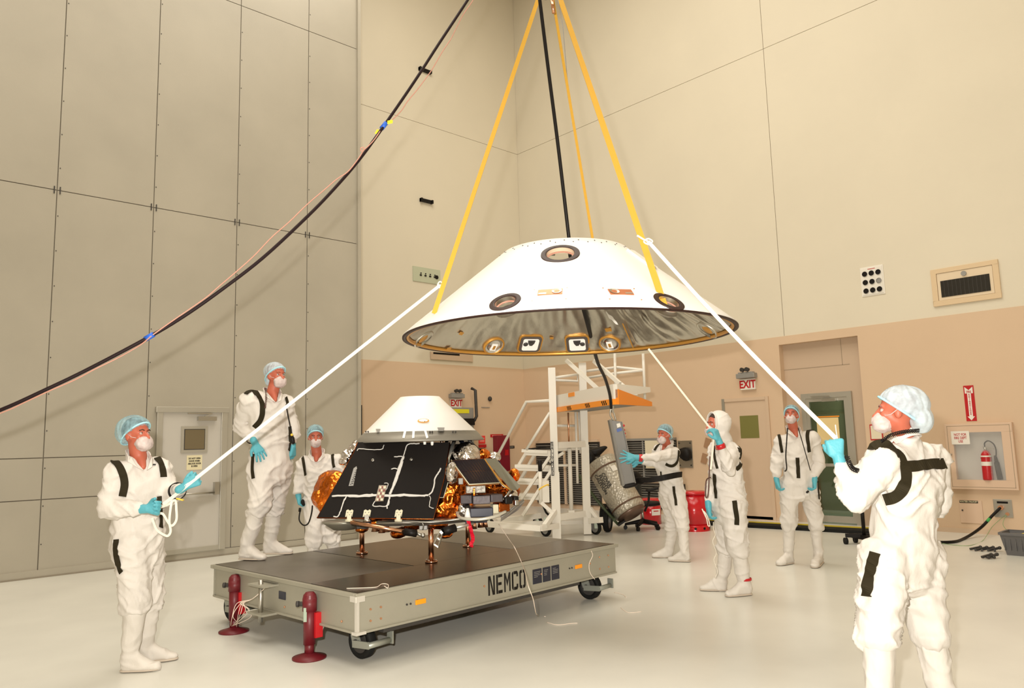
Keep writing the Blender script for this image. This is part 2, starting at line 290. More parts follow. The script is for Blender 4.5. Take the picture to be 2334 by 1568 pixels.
# recessed cabinet with window, extinguisher inside
ya, yb, za, zb = 3.235, 4.135, .66, 1.64
cab = thing('extinguisher_cabinet', (WX, (ya+yb)/2, za), 'tan wall cabinet with large window and white warning card in its corner', 'cabinet')
m_cab = mat('cabinet_tan', (.69, .5, .36), .45)
wy0, wy1, wz0, wz1 = 3.38, 4.03, .8, 1.51
D_ = .04
obj('door_frame', MB().box((WX-.085, ya, za), (WX, yb, wz0)).box((WX-.085, ya, wz1), (WX, yb, zb)).box((WX-.085, ya, wz0), (WX, wy0, wz1)).box((WX-.085, wy1, wz0), (WX, yb, wz1)), m_cab, cab, bevel=.003)
obj('seam', MB().box((WX-.0865, ya+.03, za+.03), (WX-.085, ya+.036, zb-.03)).box((WX-.0865, yb-.036, za+.03), (WX-.085, yb-.03, zb-.03)).box((WX-.0865, ya+.03, zb-.036), (WX-.085, yb-.03, zb-.03)).box((WX-.0865, ya+.03, za+.03), (WX-.085, yb-.03, za+.036)), m_grooveL, cab)
obj('back_plate', MB().box((WX-.004, wy0, wz0), (WX, wy1, wz1)), mat('cab_inner', (.5, .47, .42), .6), cab)
obj('window_pane', MB().box((WX-.088, wy0, wz0), (WX-.0855, wy1, wz1)), mat('clear_pane', (.9, .9, .9), .08, alpha=.1), cab)
obj('latch_knob', MB().ball((WX-.095, yb-.06, (za+zb)/2+.03), .014), m_steel, cab)
ns = obj('notice', MB().box((WX-.093, 3.8, 1.33), (WX-.09, 4.05, 1.53)), m_white, cab, label='white card reading NOT FOR FIRE DEPT USE')
text('NOT FOR\nFIRE DEPT\nUSE', (WX-.0945, 3.925, 1.425), NY, Z, .054, cab, m_red, sx=.72, bold=.0006, space=.95)
ex = thing('fire_extinguisher', (WX-.045, 3.62, .8), 'red fire extinguisher with black horn inside the wall cabinet window', 'fire extinguisher')
e0 = V((WX-.047, 3.62, .8))
S = lambda pr: [(r*.62, z) for r, z in pr]
obj('cylinder', MB().lathe(e0, [(.0, 0), (.066, 0), (.07, .02), (.07, .34), (.062, .385), (.04, .42), (.022, .435), (.0, .436)], 24), m_red, ex)
obj('label_band', MB().lathe(e0, [(.0712, .21), (.0712, .27)], 24).lathe(e0, [(.0712, .34), (.0712, .36)], 24), m_white, ex)
obj('neck_band', MB().lathe(e0, [(.073, .315), (.073, .33)], 24), m_red, ex)
obj('valve', MB().cyl(e0+Z*.43, e0+Z*.48, .018, n=12).beam(e0+V((0, .03, .49)), e0+V((-.0, -.11, .46)), .016).beam(e0+V((0, .03, .475)), e0+V((0, -.09, .44)), .012), m_steel, ex)
obj('hose', MB().tube(cat([e0+V((0, 0, .47)), e0+V((0, 0, .54)), e0+V((0, -.05, .575)), e0+V((0, -.115, .53)), e0+V((0, -.14, .44)), e0+V((0, -.13, .34))], 6), .009), m_black, ex)
obj('horn', MB().cyl(e0+V((0, -.12, .36)), e0+V((0, -.13, .26)), .018, .028, 14).cyl(e0+V((0, -.13, .26)), e0+V((0, -.155, .01)), .035, .038, 16), m_black, ex)
# faucet hatch, outlet plate
c = onX(2195, 1180, WX); t = thing('faucet_hatch', c, 'small square tan wall hatch marked WATER FAUCET below the cabinet', 'hatch')
obj('hatch_door', MB().box((WX-.012, 3.75, .15), (WX, 4.06, .49)), m_cab, t, bevel=.003)
obj('label_strip', MB().box((WX-.016, 3.8, .45), (WX-.012, 4.05, .487)), m_black, t)
text('WATER FAUCET', (WX-.0175, 3.925, .4685), NY, Z, .033, t, m_cream, bold=.0006)
obj('knob', MB().ball((WX-.02, 4.02, .34), .012), m_dgrey, t)
y0, y1, z0, z1 = 3.36, 3.6, .26, .52
t = thing('outlet_plate', (WX, 3.48, .26), 'steel outlet plate low on the right wall with thick black cable plugged in', 'outlet')
obj('plate', MB().box((WX-.012, y0, z0), (WX, y1, z1)), m_steel, t, bevel=.003)
obj('label_strip', MB().box((WX-.015, y0+.05, z1-.06), (WX-.012, y1-.05, z1-.03)), m_black, t)
obj('socket', MB().cyl((WX-.012, 3.5, .4), (WX-.07, 3.5, .4), .035, n=18).cyl((WX-.012, 3.43, .31), (WX-.03, 3.43, .31), .025, n=14), m_copper, t)
pc = cat([(WX-.06, 3.5, .4), onp(2262, 1175, (WX-.15, 0, 0), XA), onp(2235, 1203, (WX-.3, 0, 0), XA), onz(2200, 1226, .02), onz(2170, 1235, .02), onz(2110, 1234, .02), onz(2000, 1225, .02)], 8)
pw = obj('power_cable', MB().tube(pc, .02, 10), m_black); tag(pw, 'thick black power cable curving from wall outlet plate to floor', 'cable')
obj('tape_band', MB().tube(pc[10:13], .0215, 10), mat('green_tape', (.05, .35, .07), .5), pw)
gc = cat([(WX-.03, 3.45, .3), onp(2262, 1200, (WX-.1, 0, 0), XA), onz(2240, 1232, .006), onz(2210, 1243, .006), onz(2175, 1242, .006), onz(2145, 1238, .006)], 8)
tag(obj('ground_wire', MB().tube(gc, .004, 6), mat('green_wire', (.3, .42, .2), .5)), 'thin pale green wire trailing under the thick black cable', 'wire')
gc = cat([(WX-.03, 3.44, .3), onp(2286, 1195, (WX-.08, 0, 0), XA), onp(2300, 1215, (WX-.1, 0, 0), XA), onz(2302, 1228, .006), onz(2298, 1236, .006)], 8)
tag(obj('ground_wire', MB().tube(gc, .004, 6), MATS['green_wire']), 'thin green wire hanging straight down from the outlet plate', 'wire')
# back wall bits
for (x, y, lb) in ((967, 162, 'short black bar fixed high on the back wall near the black cable'), (970, 459, 'short black bar fixed on the back wall below the sloping seam')):
    c = onY(x, y, YB); tag(obj('wall_bracket', MB().box(c+V((-.17, -.06, -.035)), c+V((.17, 0, .035))).box(c+V((-.17, -.08, -.04)), c+V((-.13, 0, .04))).box(c+V((.13, -.08, -.04)), c+V((.17, 0, .04))), m_black), lb, 'bracket')
c = onY(972, 628, YB); t = thing('socket_panel', c, 'pale green wall panel with a row of small sockets and one black hole', 'panel')
obj('plate', MB().box(c+V((-.38, -.02, -.17)), c+V((.38, 0, .17))), mat('pale_green', (.52, .55, .4), .5), t, bevel=.003)
for k in range(4): obj('socket', MB().box(c+V((-.2+k*.13, -.035, -.03)), c+V((-.15+k*.13, -.02, .0))).cyl(c+V((-.17+k*.13, -.02, .03)), c+V((-.17+k*.13, -.035, .03)), .015, n=8), m_black, t)
obj('socket', MB().cyl(c+V((.27, -.02, -.01)), c+V((.27, -.035, -.01)), .045, n=16), m_black, t)
c = onY(1030, 812, YB); t = thing('wall_vent', c, 'low wide tan vent with dark slot on the back wall under the raised shell', 'vent')
obj('vent_frame', MB().box(c+V((-.62, -.03, -.1)), c+V((.6, 0, .07))), m_tan, t); obj('slot', MB().box(c+V((-.55, -.035, .02)), c+V((.2, -.03, .06))), m_black, t)
# back wall: door hardware and safety things behind the lander
c = onB(1058, 985); t = thing('wall_cabinet', V((c.x, YB, .0)), 'tall grey equipment cabinet with yellow stripe on the back wall', 'cabinet')
cx = c.x
obj('cabinet_body', MB().box((cx-.55, YB-.22, 0), (cx+.12, YB-.012, 2.35)), m_grey, t, bevel=.01)
obj('yellow_stripe', MB().box((cx-.5, YB-.23, 2.22), (cx-.02, YB-.22, 2.31)), mat('stripe_yellow', (.75, .68, .02), .5), t)
obj('handle_bar', MB().tube([(cx+.1, YB-.26, 2.05), (cx+.17, YB-.26, 2.15), (cx+.2, YB-.2, 2.75), (cx+.17, YB-.1, 2.8)], .035, 8), m_dgrey, t)
obj('latch_box', MB().box((cx-.25, YB-.28, 1.95), (cx+.1, YB-.22, 2.1)), m_black, t)
obj('door_seam', MB().box((cx-.05, YB-.225, .1), (cx-.03, YB-.22, 1.9)), m_dgrey, t)
c = onB(1115, 912); t = thing('wall_detector', c, 'small dark round detector with thin ledge below on back wall', 'detector')
obj('detector_body', MB().ball(c+V((0, -.03, .03)), (.05, .05, .06)), m_dgrey, t); obj('ledge', MB().box(c+V((-.25, -.02, -.18)), c+V((.0, 0, -.165))), m_grey, t)
c = onB(1098, 1002); t = thing('safety_placard', c, 'small square red placard with pale print beside lander', 'sign'); obj('sign_plate', MB().box(c+V((-.1, -.01, -.09)), c+V((.1, 0, .09))), mat('bright_red', (.8, .05, .04), .5), t)
for k in (-1, 1): obj('print', MB().box(c+V((-.07, -.012, .03*k-.015)), c+V((.07, -.01, .03*k+.01))), mat('pinkish', (.9, .35, .28), .5), t)
c = onB(1098, 1017); tag(obj('alarm_pull', MB().box(c+V((-.1, -.05, -.03)), c+V((.1, 0, .04))).cyl(c+V((.08, -.02, -.03)), c+V((.08, -.02, -.3)), .008, n=6), m_red), 'dark red alarm pull box just below the small square placard', 'alarm')
c = onB(1132, 993); t = thing('name_strip', c, 'long narrow red strip sign above the dark red box', 'sign'); obj('sign_plate', MB().box(c+V((-.2, -.01, -.035)), c+V((.2, 0, .035))), m_red, t); obj('print', MB().box(c+V((-.15, -.012, -.012)), c+V((.15, -.01, .012))), MATS['pinkish'], t)
c = onB(1140, 1033); t = thing('alarm_cabinet', c, 'tall dark red metal box mounted on back wall beside the stairs', 'cabinet'); obj('box_body', MB().box(c+V((-.22, -.15, -.42)), c+V((.18, 0, .42))), mat('maroon', (.2, .008, .02), .4), t, bevel=.006)
obj('window', MB().box(c+V((.02, -.155, -.05)), c+V((.13, -.15, .08))), m_red, t)
c = onB(1163, 1019); t = thing('name_strip', c, 'tiny black strip label on back wall left of stairs', 'sign'); obj('sign_plate', MB().box(c+V((-.13, -.01, -.03)), c+V((.13, 0, .03))), m_black, t); obj('print', MB().box(c+V((-.1, -.012, -.01)), c+V((.1, -.01, .01))), m_grey, t)
# right wall: louvred radiator panels, white board, pump plate
def onw(x, y): return onX(x, y, WX)
a = onw(1405, 1003); b = onw(1552, 1120); t = thing('louvre_panel', V((WX, (a.y+b.y)/2, .75)), 'wide dark louvred grille behind the person holding the grey case', 'vent')
lz0, lz1 = .75, 1.5; ly0, ly1 = 9.15, 10.75
obj('back_plate', MB().box((WX-.03, ly0, lz0), (WX, ly1, lz1)), m_dgrey, t); obj('frame', MB().box((WX-.08, ly0, lz1), (WX, ly1, lz1+.05)).box((WX-.08, ly0, lz0-.05), (WX, ly1, lz0)).box((WX-.07, 9.95, lz0), (WX-.03, 9.98, lz1)).box((WX-.07, 10.4, lz0), (WX-.03, 10.43, lz1)), m_grey, t)
for k in range(15):
    z = lz0+.03+k*.048; obj('slat', MB().obox((WX-.05, (ly0+ly1)/2, z), (.02, 0, -.012), (0, (ly1-ly0)/2, 0), (.0015, 0, .003)), m_grey, t)
a = onw(1485, 1040); tag(obj('paper_sheet', MB().box((WX-.1, 9.3, .93), (WX-.09, 9.88, 1.5)), mat('cream_sheet', (.78, .7, .52), .6)), 'large cream sheet covering part of the dark louvres', 'sheet')
t = thing('louvre_panel', (WX, 9.9, .1), 'lower dark louvred heater grille near the floor behind the office chair', 'vent')
obj('back_plate', MB().box((WX-.03, 9.0, .1), (WX, 10.9, .62)), m_dgrey, t)
for k in range(10): obj('slat', MB().obox((WX-.05, 9.95, .14+k*.048), (.02, 0, -.012), (0, .95, 0), (.0015, 0, .003)), m_grey, t)
t = thing('louvre_panel', (WX, 12.0, .1), 'dark louvred grille seen through the white stair frame', 'vent')
obj('back_plate', MB().box((WX-.03, 11.2, .1), (WX, 13.2, 1.5)), m_dgrey, t)
for k in range(28): obj('slat', MB().obox((WX-.05, 12.2, .14+k*.048), (.02, 0, -.012), (0, .98, 0), (.0015, 0, .003)), m_grey, t)
obj('frame', MB().box((WX-.08, 11.2, 1.5), (WX, 13.2, 1.56)).box((WX-.08, 12.2, .1), (WX-.03, 12.26, 1.5)), m_tan, t)
t = thing('pump_plate', onw(1562, 1035), 'grey square wall plate with bulging black cover behind white suited person', 'plate'); c = onw(1562, 1035)
obj('plate', MB().box(c+V((-.02, -.18, -.27)), c+V((0, .15, .27))), m_steel, t, bevel=.003)
obj('black_cover', MB().hull(sph(c+V((-.06, -.05, 0)), (.09, .13, .14))+sph(c+V((-.06, .08, .03)), (.05, .12, .07))), m_black, t)
for y in (-.14, .12):
    for z in (-.22, .22): obj('screw', MB().cyl(c+V((-.02, y, z)), c+V((-.03, y, z)), .015, n=8), m_dgrey, t)
for (x, y, lb) in ((1613, 1010, 'upper'), (1606, 1045, 'lower')):
    c = onw(x, y); tag(obj('wall_patch', MB().obox(c+V((-.01, 0, 0)), V((0, .06, .02)), V((0, -.03, .09)), V((.006, 0, 0))), mat('brown_patch', (.38, .22, .12), .6)), 'small brown patch on right wall, the %s of two left of hooded person' % lb, 'tag')  # two thin slanted brown patches on the wall face
# stand-off red frame seen left of the big person's neck
c = onw(1998, 985); t = thing('red_frame_sign', c, 'small red framed notice on right wall beside the nearest person\'s collar', 'sign'); obj('frame', MB().box(c+V((-.015, -.1, -.13)), c+V((0, .1, .13))), m_red, t); obj('sheet', MB().box(c+V((-.018, -.085, -.11)), c+V((-.015, .085, .11))), MATS['cream_sheet'], t)
# ------------------------------------------------------------------ floor things along the right wall
def fbox(name, a, b, m, **k): return obj(name, MB().box(a, b), m, **k)
t = thing('floor_ramp', (12.5, 6.3, 0), 'black rubber cable ramp with yellow edges along the right wall', 'mat')
mbk = MB(); a0 = V((11.95, 8.1, 0)); a1 = V((12.3, 4.6, 0)); d = (a1-a0).normalized(); nn = V((-d.y, d.x, 0))
obj('ramp_body', MB().prism([a0+nn*.0, a0-nn*.22, a0-nn*.22+Z*.05, a0-nn*.05+Z*.07, a0+nn*.0+Z*.07], d*(a1-a0).length), m_rubber, t)
obj('yellow_edge', MB().obox((a0+a1)/2+Z*.078+nn*-.03, d*(a1-a0).length/2, nn*.03, Z*.008), mat('edge_yellow', (.55, .42, .03), .6), t)
t = thing('caster_stand', onz(1955, 1240), 'low black wheeled base behind the nearest person', 'stand'); c = onz(1955, 1240)
obj('base_frame', MB().beam(c+V((-.1, .12, .12)), c+V((.15, -.3, .12)), .05).beam(c+V((.1, .1, .1)), c+V((-.1, -.25, .1)), .06).cyl(c+V((0, -.1, .1)), c+V((0, -.1, .5)), .025, n=10), m_black, t)
for dx, dy in ((-.1, .12), (.12, .08), (-.1, -.2)): obj('wheel', MB().cyl(c+V((dx, dy, .045))-RH*.02, c+V((dx, dy, .045))+RH*.02, .045, n=16), m_rubber, t)
# tote bin
c = V((11.15, 2.72, 0)); t = thing('tote_bin', c, 'open grey plastic bin with yellow glove inside at right edge', 'bin')
ex_, ey_ = -YA, XA
def ring(cx, hx, hy, z): return [cx+V((sx*hy, sy*hx, z)) for sx, sy in ((-1, -1), (1, -1), (1, 1), (-1, 1))]
mbx = MB(); A1 = ring(c, .24, .15, 0); B1 = ring(c, .29, .19, .26); A2 = ring(c, .225, .135, .015); B2 = ring(c, .275, .175, .26)
mbx.add(A1+B1+A2+B2, [(3, 2, 1, 0), (8, 9, 10, 11)]+[f for i in range(4) for f in ((i, (i+1) % 4, 4+(i+1) % 4, 4+i), (8+(i+1) % 4, 8+i, 12+i, 12+(i+1) % 4), (4+i, 4+(i+1) % 4, 12+(i+1) % 4, 12+i))])
obj('bin_body', mbx, mat('bin_grey', (.13, .125, .125), .5), t)
rm = MB()
for i in range(4): rm.beam(B1[i], B1[(i+1) % 4], .03, .03)
obj('rim', rm, MATS['bin_grey'], t)
for k in range(9): obj('rib', MB().box((c.x-.19, c.y-.24+k*.06, .06), (c.x-.165, c.y-.232+k*.06, .2)), MATS['bin_grey'], t)
tag(remesh(MB().hull(sph(c+V((-.08, .0, .23)), (.07, .12, .05))).hull(sph(c+V((-.1, -.1, .27)), (.03, .08, .03))), 'work_glove', mat('glove_yellow', (.8, .62, .05), .7), None, .012, 2), 'crumpled yellow glove lying in the grey bin', 'glove')
for (x, y, s, ang, lb) in ((2245, 1256, 1., .5, 'larger heap of dark metal clamps on the floor'), (2256, 1273, .55, .2, 'single small dark clamp in front of the clamp heap')):
    c = onz(x, y); t = thing('clamp', c, lb, 'clamp'); e = (RH*math.cos(ang)-FH*math.sin(ang)); f = Z.cross(e)
    n = 4 if s > .9 else 2
    for k in range(n):
        p = c+e*(k-(n-1)/2)*.07+f*random.uniform(-.03, .03)+Z*.02
        obj('clamp_jaw', MB().beam(p-e*.06-f*.03*(k % 2), p+e*.06+f*.04+Z*.025, .03, .025).cyl(p+f*.05, p-f*.05, .014, n=10).ball(p+e*.06+f*.04+Z*.025, .022), m_dgrey, t)
# ------------------------------------------------------------------ drum on hand truck
def wheel(parent, c, ax, r, w_, hub=m_grey, name='wheel', rub=m_rubber):
    c, ax = V(c), V(ax).normalized(); tt = r*.28
    o = obj(name, MB().lathe(c-ax*w_/2, [(r-tt, 0), (r-.15*tt, 0), (r, w_*.2), (r, w_*.8), (r-.15*tt, w_), (r-tt, w_), (r-tt, 0)], 28, ax), rub, parent)
    mb = MB().cyl(c-ax*w_*.35, c+ax*w_*.35, r-tt*.95, n=24).cyl(c-ax*w_*.6, c+ax*w_*.6, r*.22, n=14); obj('hub', mb, hub, o)
    return o
# ------------------------------------------------------------------ drum, hand truck, chair, cans
m_quilt = mat('quilted_silver', (.5, .46, .38), .42, .5, .5, 26, .1, 30, voro=True)
P0, P1 = at(1439, 1170, 12.75), at(1368, 1052, 13.25)
ax = (P1-P0).normalized(); t = thing('drum', V((P0.x, P0.y, P0.z-.25)), 'quilted silver drum with dark lid strapped aslant on a hand truck', 'drum')
Ld = (P1-P0).length
obj('shell', MB().lathe(P0, [(.0, .02), (.27, .02), (.28, .06), (.285, Ld*.5), (.28, Ld-.03), (.25, Ld), (0, Ld)], 36, ax), m_quilt, t)
obj('lid', MB().lathe(P0, [(0, -.05), (.2, -.05), (.24, -.03), (.25, .0), (.25, .035), (0, .035)], 36, ax), mat('brown_lid', (.16, .1, .07), .4, .4), t)
for h in (.13, Ld-.2): obj('hoop', MB().lathe(P0, [(.286, h), (.296, h+.008), (.296, h+.02), (.286, h+.028)], 36, ax), mat('hoop_brown', (.14, .08, .05), .5, .3), t)
side = ax.cross(F).normalized(); fr_ = (-F-ax*(-F).dot(ax)).normalized()
lp = P0+ax*Ld*.58+(fr_*.24-side*.16)
for k, s_ in enumerate(('CAUTION', 'FLIGHT', 'COVER')):
    a_ = -.75+.24*k; n_ = (fr_*math.cos(a_)+(side if side.dot(R) > 0 else -side)*math.sin(a_)).normalized(); text(s_, P0+ax*Ld*.6+n_*.291, -ax, n_.cross(-ax)*-1 if False else n_.cross(-ax), .085, t, m_dgrey, bold=.002)
obj('paper_label', MB().obox(P0+ax*(Ld-.3)+(fr_*math.cos(.5)+side*(1 if side.dot(R) > 0 else -1)*math.sin(.5))*.287, ax*.05, (side*math.cos(.5)-fr_*math.sin(.5)*(1 if side.dot(R) > 0 else -1))*.05, fr_*.006), m_white, t)
ht = thing('hand_truck', V((P0.x-.3, P0.y+.1, 0)), 'dark green two-wheeled hand truck carrying the silver drum', 'hand truck')
m_green = mat('dark_green_tube', (.05, .07, .03), .45)
for s_, lb in ((0, 0), (1, 0)):
    dd = (R*-.02+F*.3*s_)
    obj('rail', MB().tube([at(1322, 1085, 13.0)+dd, at(1362, 1140, 12.8)+dd, at(1412, 1196, 12.6)+dd], .022, 8), m_green, ht)
obj('cross_bar', MB().beam(at(1345, 1117, 12.9), at(1345, 1117, 12.9)+F*.3, .04).beam(at(1375, 1157, 12.8), at(1375, 1157, 12.8)+F*.3, .04).beam(at(1400, 1185, 12.6)-Z*.0, at(1400, 1185, 12.6)+F*.35, .05), m_green, ht)
obj('toe_plate', MB().beam(at(1408, 1196, 12.6), at(1424, 1185, 12.6), .3, .03), m_black, ht)
for dt in (0, .42): wheel(ht, V((*onz(1386, 1212, 0).xy, .19))+F*dt, R*.9-FH*.35, .19, .09)
obj('foil_wrap', MB().hull(sph(at(1352, 1032, 13.3), (.13, .16, .08))+sph(at(1378, 1020, 13.3), (.05, .05, .03))).hull(sph(at(1345, 1045, 13.2), (.09, .1, .14))), m_black, ht)
# red cans
c = onz(1592, 1212, 0)+FH*.22; t = thing('waste_can', c, 'large round red waste can on the floor between the two standing people', 'waste can')
rr = .235; m_canred = mat('can_red', (.55, .005, .012), .22, coat=.3)
obj('can_body', MB().lathe(c+Z*.02, [(0, 0), (rr, 0), (rr, .6), (0, .6)], 36), m_canred, t); obj('lid', MB().lathe(c+Z*.6, [(0, .06), (rr*.9, .05), (rr+.015, .03), (rr+.015, 0), (0, 0)], 36), m_canred, t)
obj('base_ring', MB().lathe(c, [(rr+.012, 0), (rr+.012, .09), (rr, .1), (rr, 0)], 36), m_canred, t)
for a_ in range(10): v_ = V((math.cos(a_*.628), math.sin(a_*.628), 0)); obj('vent_hole', MB().cyl(c+v_*(rr+.005)+Z*.05, c+v_*(rr+.014)+Z*.05, .022, n=10), m_black, t)
c = onz(1488, 1196, 0)+FH*.18; t = thing('waste_can', c, 'smaller red waste can with white label behind the office chair', 'waste can')
rr = .19; obj('can_body', MB().lathe(c, [(0, 0), (rr, 0), (rr, .4), (0, .4)], 32), m_canred, t); obj('lid', MB().lathe(c+Z*.4, [(0, .07), (rr*.85, .06), (rr+.01, .03), (rr+.01, 0), (0, 0)], 32), m_canred, t)
q = -FH*math.cos(.35)+RH*math.sin(.35); obj('label_card', MB().obox(c+q*(rr+.003)+Z*.22, Z.cross(q)*.085, Z*.055, q*.004), m_white, t); obj('print', MB().obox(c+q*(rr+.008)+Z*.24, Z.cross(q)*.05, Z*.008, q*.001), m_red, t)
# office chair
c = V((*onz(1466, 1206, 0).xy, 0)); t = thing('office_chair', c, 'black office chair with five-star base behind the grey case', 'chair')
ob = MB()
for k in range(5):
    a_ = .5+k*2*math.pi/5; e = RH*math.cos(a_)+FH*math.sin(a_); obj('base_arm', MB().hull(sph(c+Z*.14, .04)+sph(c+e*.29+Z*.09, .022)), m_black, t)
    cc = c+e*.3+Z*.035; obj('caster', MB().cyl(cc-e.cross(Z)*.025, cc+e.cross(Z)*.025, .035, n=14).cyl(cc, cc+Z*.06, .012, n=8), m_black, t)
obj('gas_lift', MB().cyl(c+Z*.14, c+Z*.36, .022, n=14), m_steel, t)
obj('seat', MB().hull(sph(c+Z*.43+RH*.15, (.2, .2, .05))+sph(c+Z*.43-RH*.1, (.2, .22, .055))), m_black, t)
bk = at(1443, 1130, (c-CAMP).dot(F)-.02)
obj('backrest', MB().hull(sph(bk+Z*.2, (.2, .12, .06))+sph(bk-Z*.22, (.19, .11, .07))), mat('black_mesh', (.02, .025, .024), .75), t)
obj('back_post', MB().tube(cat([c+Z*.38, c+Z*.38-RH*.15+FH*.05, bk-Z*.15+FH*.1, bk+Z*.1+FH*.1], 5), .025), m_black, t)
obj('head_pad', MB().hull(sph(at(1448, 1086, 12), (.1, .07, .09))+sph(at(1460, 1096, 12), (.09, .06, .06))), m_black, t)
obj('armrest', MB().hull(sph(at(1478, 1118, 11.95), (.05, .05, .025))+sph(at(1503, 1111, 11.95), (.06, .05, .022))).tube([at(1480, 1120, 11.95), at(1478, 1145, 11.95), at(1470, 1165, 12)], .018), m_black, t)
# grey case on the crane line, held by a worker
T4 = 9.75
def quadbar(pts_front, depth):                                       # front quad extruded away
    return MB().prism(pts_front, FH*depth)
q4 = [at(1393, 957, T4), at(1416, 961, T4), at(1447, 1101, T4-.02), at(1424, 1108, T4-.02)]
t = thing('grey_case', q4[3], 'tall narrow grey metal case hanging from the black cable, steadied by a gloved hand', 'case')
ccase = obj('case_body', MB().prism(q4, FH*.12-RH*.035), mat('case_grey', (.21, .2, .185), .45, .4), t, bevel=.004)
obj('side_rail', MB().beam(at(1391, 956, T4-.01), at(1422, 1108, T4-.03), .022), m_grey, t); obj('side_rail', MB().beam(at(1417, 961, T4-.01), at(1448, 1101, T4-.03), .012), m_grey, t)
def onc(x, y, o=.004): return at(x, y, T4-o-.004)
obj('blue_label', MB().prism([onc(1405, 978), onc(1416, 975), onc(1418, 981), onc(1407, 985)], -FH*.004), mat('label_blue', (.08, .14, .4), .5), t)
obj('white_label', MB().prism([onc(1405, 966), onc(1413, 964), onc(1415, 972), onc(1407, 975)], -FH*.004), m_white, t)
for k, (x, y) in enumerate(((1421, 970), (1422, 980), (1424, 988), (1425, 995))): obj('red_knob', MB().ball(at(x, y, T4), .018-.002*k), m_red, t)
obj('shackle', MB().tube(cat([at(1398, 958, T4), at(1391, 945, T4), at(1393, 932, T4), at(1400, 943, T4), at(1404, 958, T4)], 5), .011).beam(at(1396, 925, T4), at(1396, 940, T4), .03), m_steel, t)
obj('bottom_clamp', MB().hull(sph(at(1428, 1108, T4), (.06, .05, .03))+sph(at(1445, 1104, T4), (.05, .05, .03))), m_black, t)
# ------------------------------------------------------------------ rolling platform stairs
def sc6(X, Y, t_): return at(1020+X/3.563, 800+Y/3.563, t_)
rs = thing('rolling_stairs', (8.9, 8.64, 0), 'white rolling platform stairs with orange edged deck beside the drum', 'stairs')
m_sw = mat('stair_white', (.8, .76, .68), .4)
wv = V((0, 1, 0)); TA, TB = 12.1, 12.5
def bar(name, pts, w_, m=None, **k):
    mb = MB()
    for a_, b_ in zip(pts, pts[1:]): mb.beam(a_, b_, w_)
    return obj(name, mb, m or m_sw, rs, **k)
def pole(name, pts, r_, m=None): return obj(name, MB().tube(pts, r_, 8), m or m_sw, rs)
bar('post', [sc6(845, 135, TA), sc6(872, 980, TA)], .115); bar('post', [sc6(872, 980, TA), sc6(887, 1525, TA)], .135)
bar('post', [sc6(1093, 95, TB), sc6(1112, 760, TB)], .12); bar('post', [sc6(1115, 760, TB), sc6(1136, 1480, TB)], .125)
bar('cross_rail', [sc6(890, 765, TA), sc6(1118, 755, TB)], .1); bar('cross_rail', [sc6(900, 1348, TA), sc6(1120, 1318, TB)], .1)
bar('cross_rail', [sc6(890, 800, TA+.1), sc6(1110, 790, TB+.1)], .05)
pole('pole', [sc6(1040, 495, 12.35), sc6(1056, 1075, 12.35)], .02); pole('pole', [sc6(1066, 495, 12.6), sc6(1080, 830, 12.6)], .018)
pole('pole', [sc6(990, 790, 12.3), sc6(1006, 1300, 12.3)], .034); pole('pole', [sc6(980, 500, 12.3), sc6(986, 760, 12.3)], .014, m_copper)
bar('foot_block', [sc6(1000, 1290, 12.3), sc6(1000, 1312, 12.3)], .1)
pole('cross_pole', [sc6(885, 607, 12.5), sc6(1040, 607, 12.6)], .02); pole('cross_pole', [sc6(900, 930, 12.5), sc6(1045, 928, 12.6)], .02)
zt, zb_ = 2.2, 2.0
F0 = onz(1261, 941, zb_); F1 = onz(1404, 922, zb_); F2 = onz(1480, 926, zb_)
F0 = F0+(F0-F1)*.0; F3 = F0+(F2-F1)
obj('platform_deck', MB().prism([F0+Z*.03, F1+Z*.03, F2+Z*.03, F3+Z*.03], Z*.04), m_grey, rs)
nf = (F1-F0).cross(Z).normalized(); nf = nf if nf.dot(F) < 0 else -nf; ns_ = (F2-F1).cross(Z).normalized(); ns_ = ns_ if ns_.dot(F) < 0 else -ns_
obj('front_fascia', MB().prism([F0+Z*.075, F1+Z*.075, F1+Z*.27, F0+Z*.27], nf*.03), m_sw, rs); obj('side_fascia', MB().prism([F1+Z*.09, F2+Z*.2, F2+Z*.27, F1+Z*.27], ns_*.03), m_sw, rs)
obj('orange_bumper', MB().prism([F0, F1, F1+Z*.075, F0+Z*.075], nf*.05), m_orange, rs)
obj('orange_skirt', MB().prism([F1, F2+Z*.0, F2+Z*.06, F1+Z*.2], ns_*.045), mat('skirt_orange', (.85, .26, .02), .4), rs)
ck = MB(); Lf = (F1-F0).length; ef = (F1-F0)/Lf
for g0 in (.04, .32, .62, .86):
    for k in range(6):
        for r_ in range(2):
            if (k+r_) % 2: ck.obox(F0+ef*Lf*g0+ef*(k*.03)+Z*(.02+r_*.03)+nf*.051, ef*.015, Z*.015, nf*.0015)
obj('checker_print', ck, m_black, rs)['kind'] = 'stuff'
obj('orange_tag', MB().obox(F0+ef*Lf*.38+Z*.235+nf*.034, ef*.13, Z*.03, nf*.003), m_orange, rs)
for p_, q_ in (((965, 75), (1290, 370)), ((1190, 80), (1400, 265)), ((1400, 265), (1530, 370))): bar('brace', [sc6(*p_, 11.9), sc6(*q_, 11.5)], .055)
pole('guard_rail', [sc6(875, 215, TA), sc6(1055, 190, 12.4), sc6(1055, 245, 12.4), sc6(875, 235, TA)], .02)
pole('guard_rail', [sc6(1110, 165, TB), sc6(1380, 132, 12.4), sc6(1595, 155, 11.8)], .022); pole('guard_rail', [sc6(1110, 222, TB), sc6(1350, 182, 12.), sc6(1595, 155, 11.8)], .02)
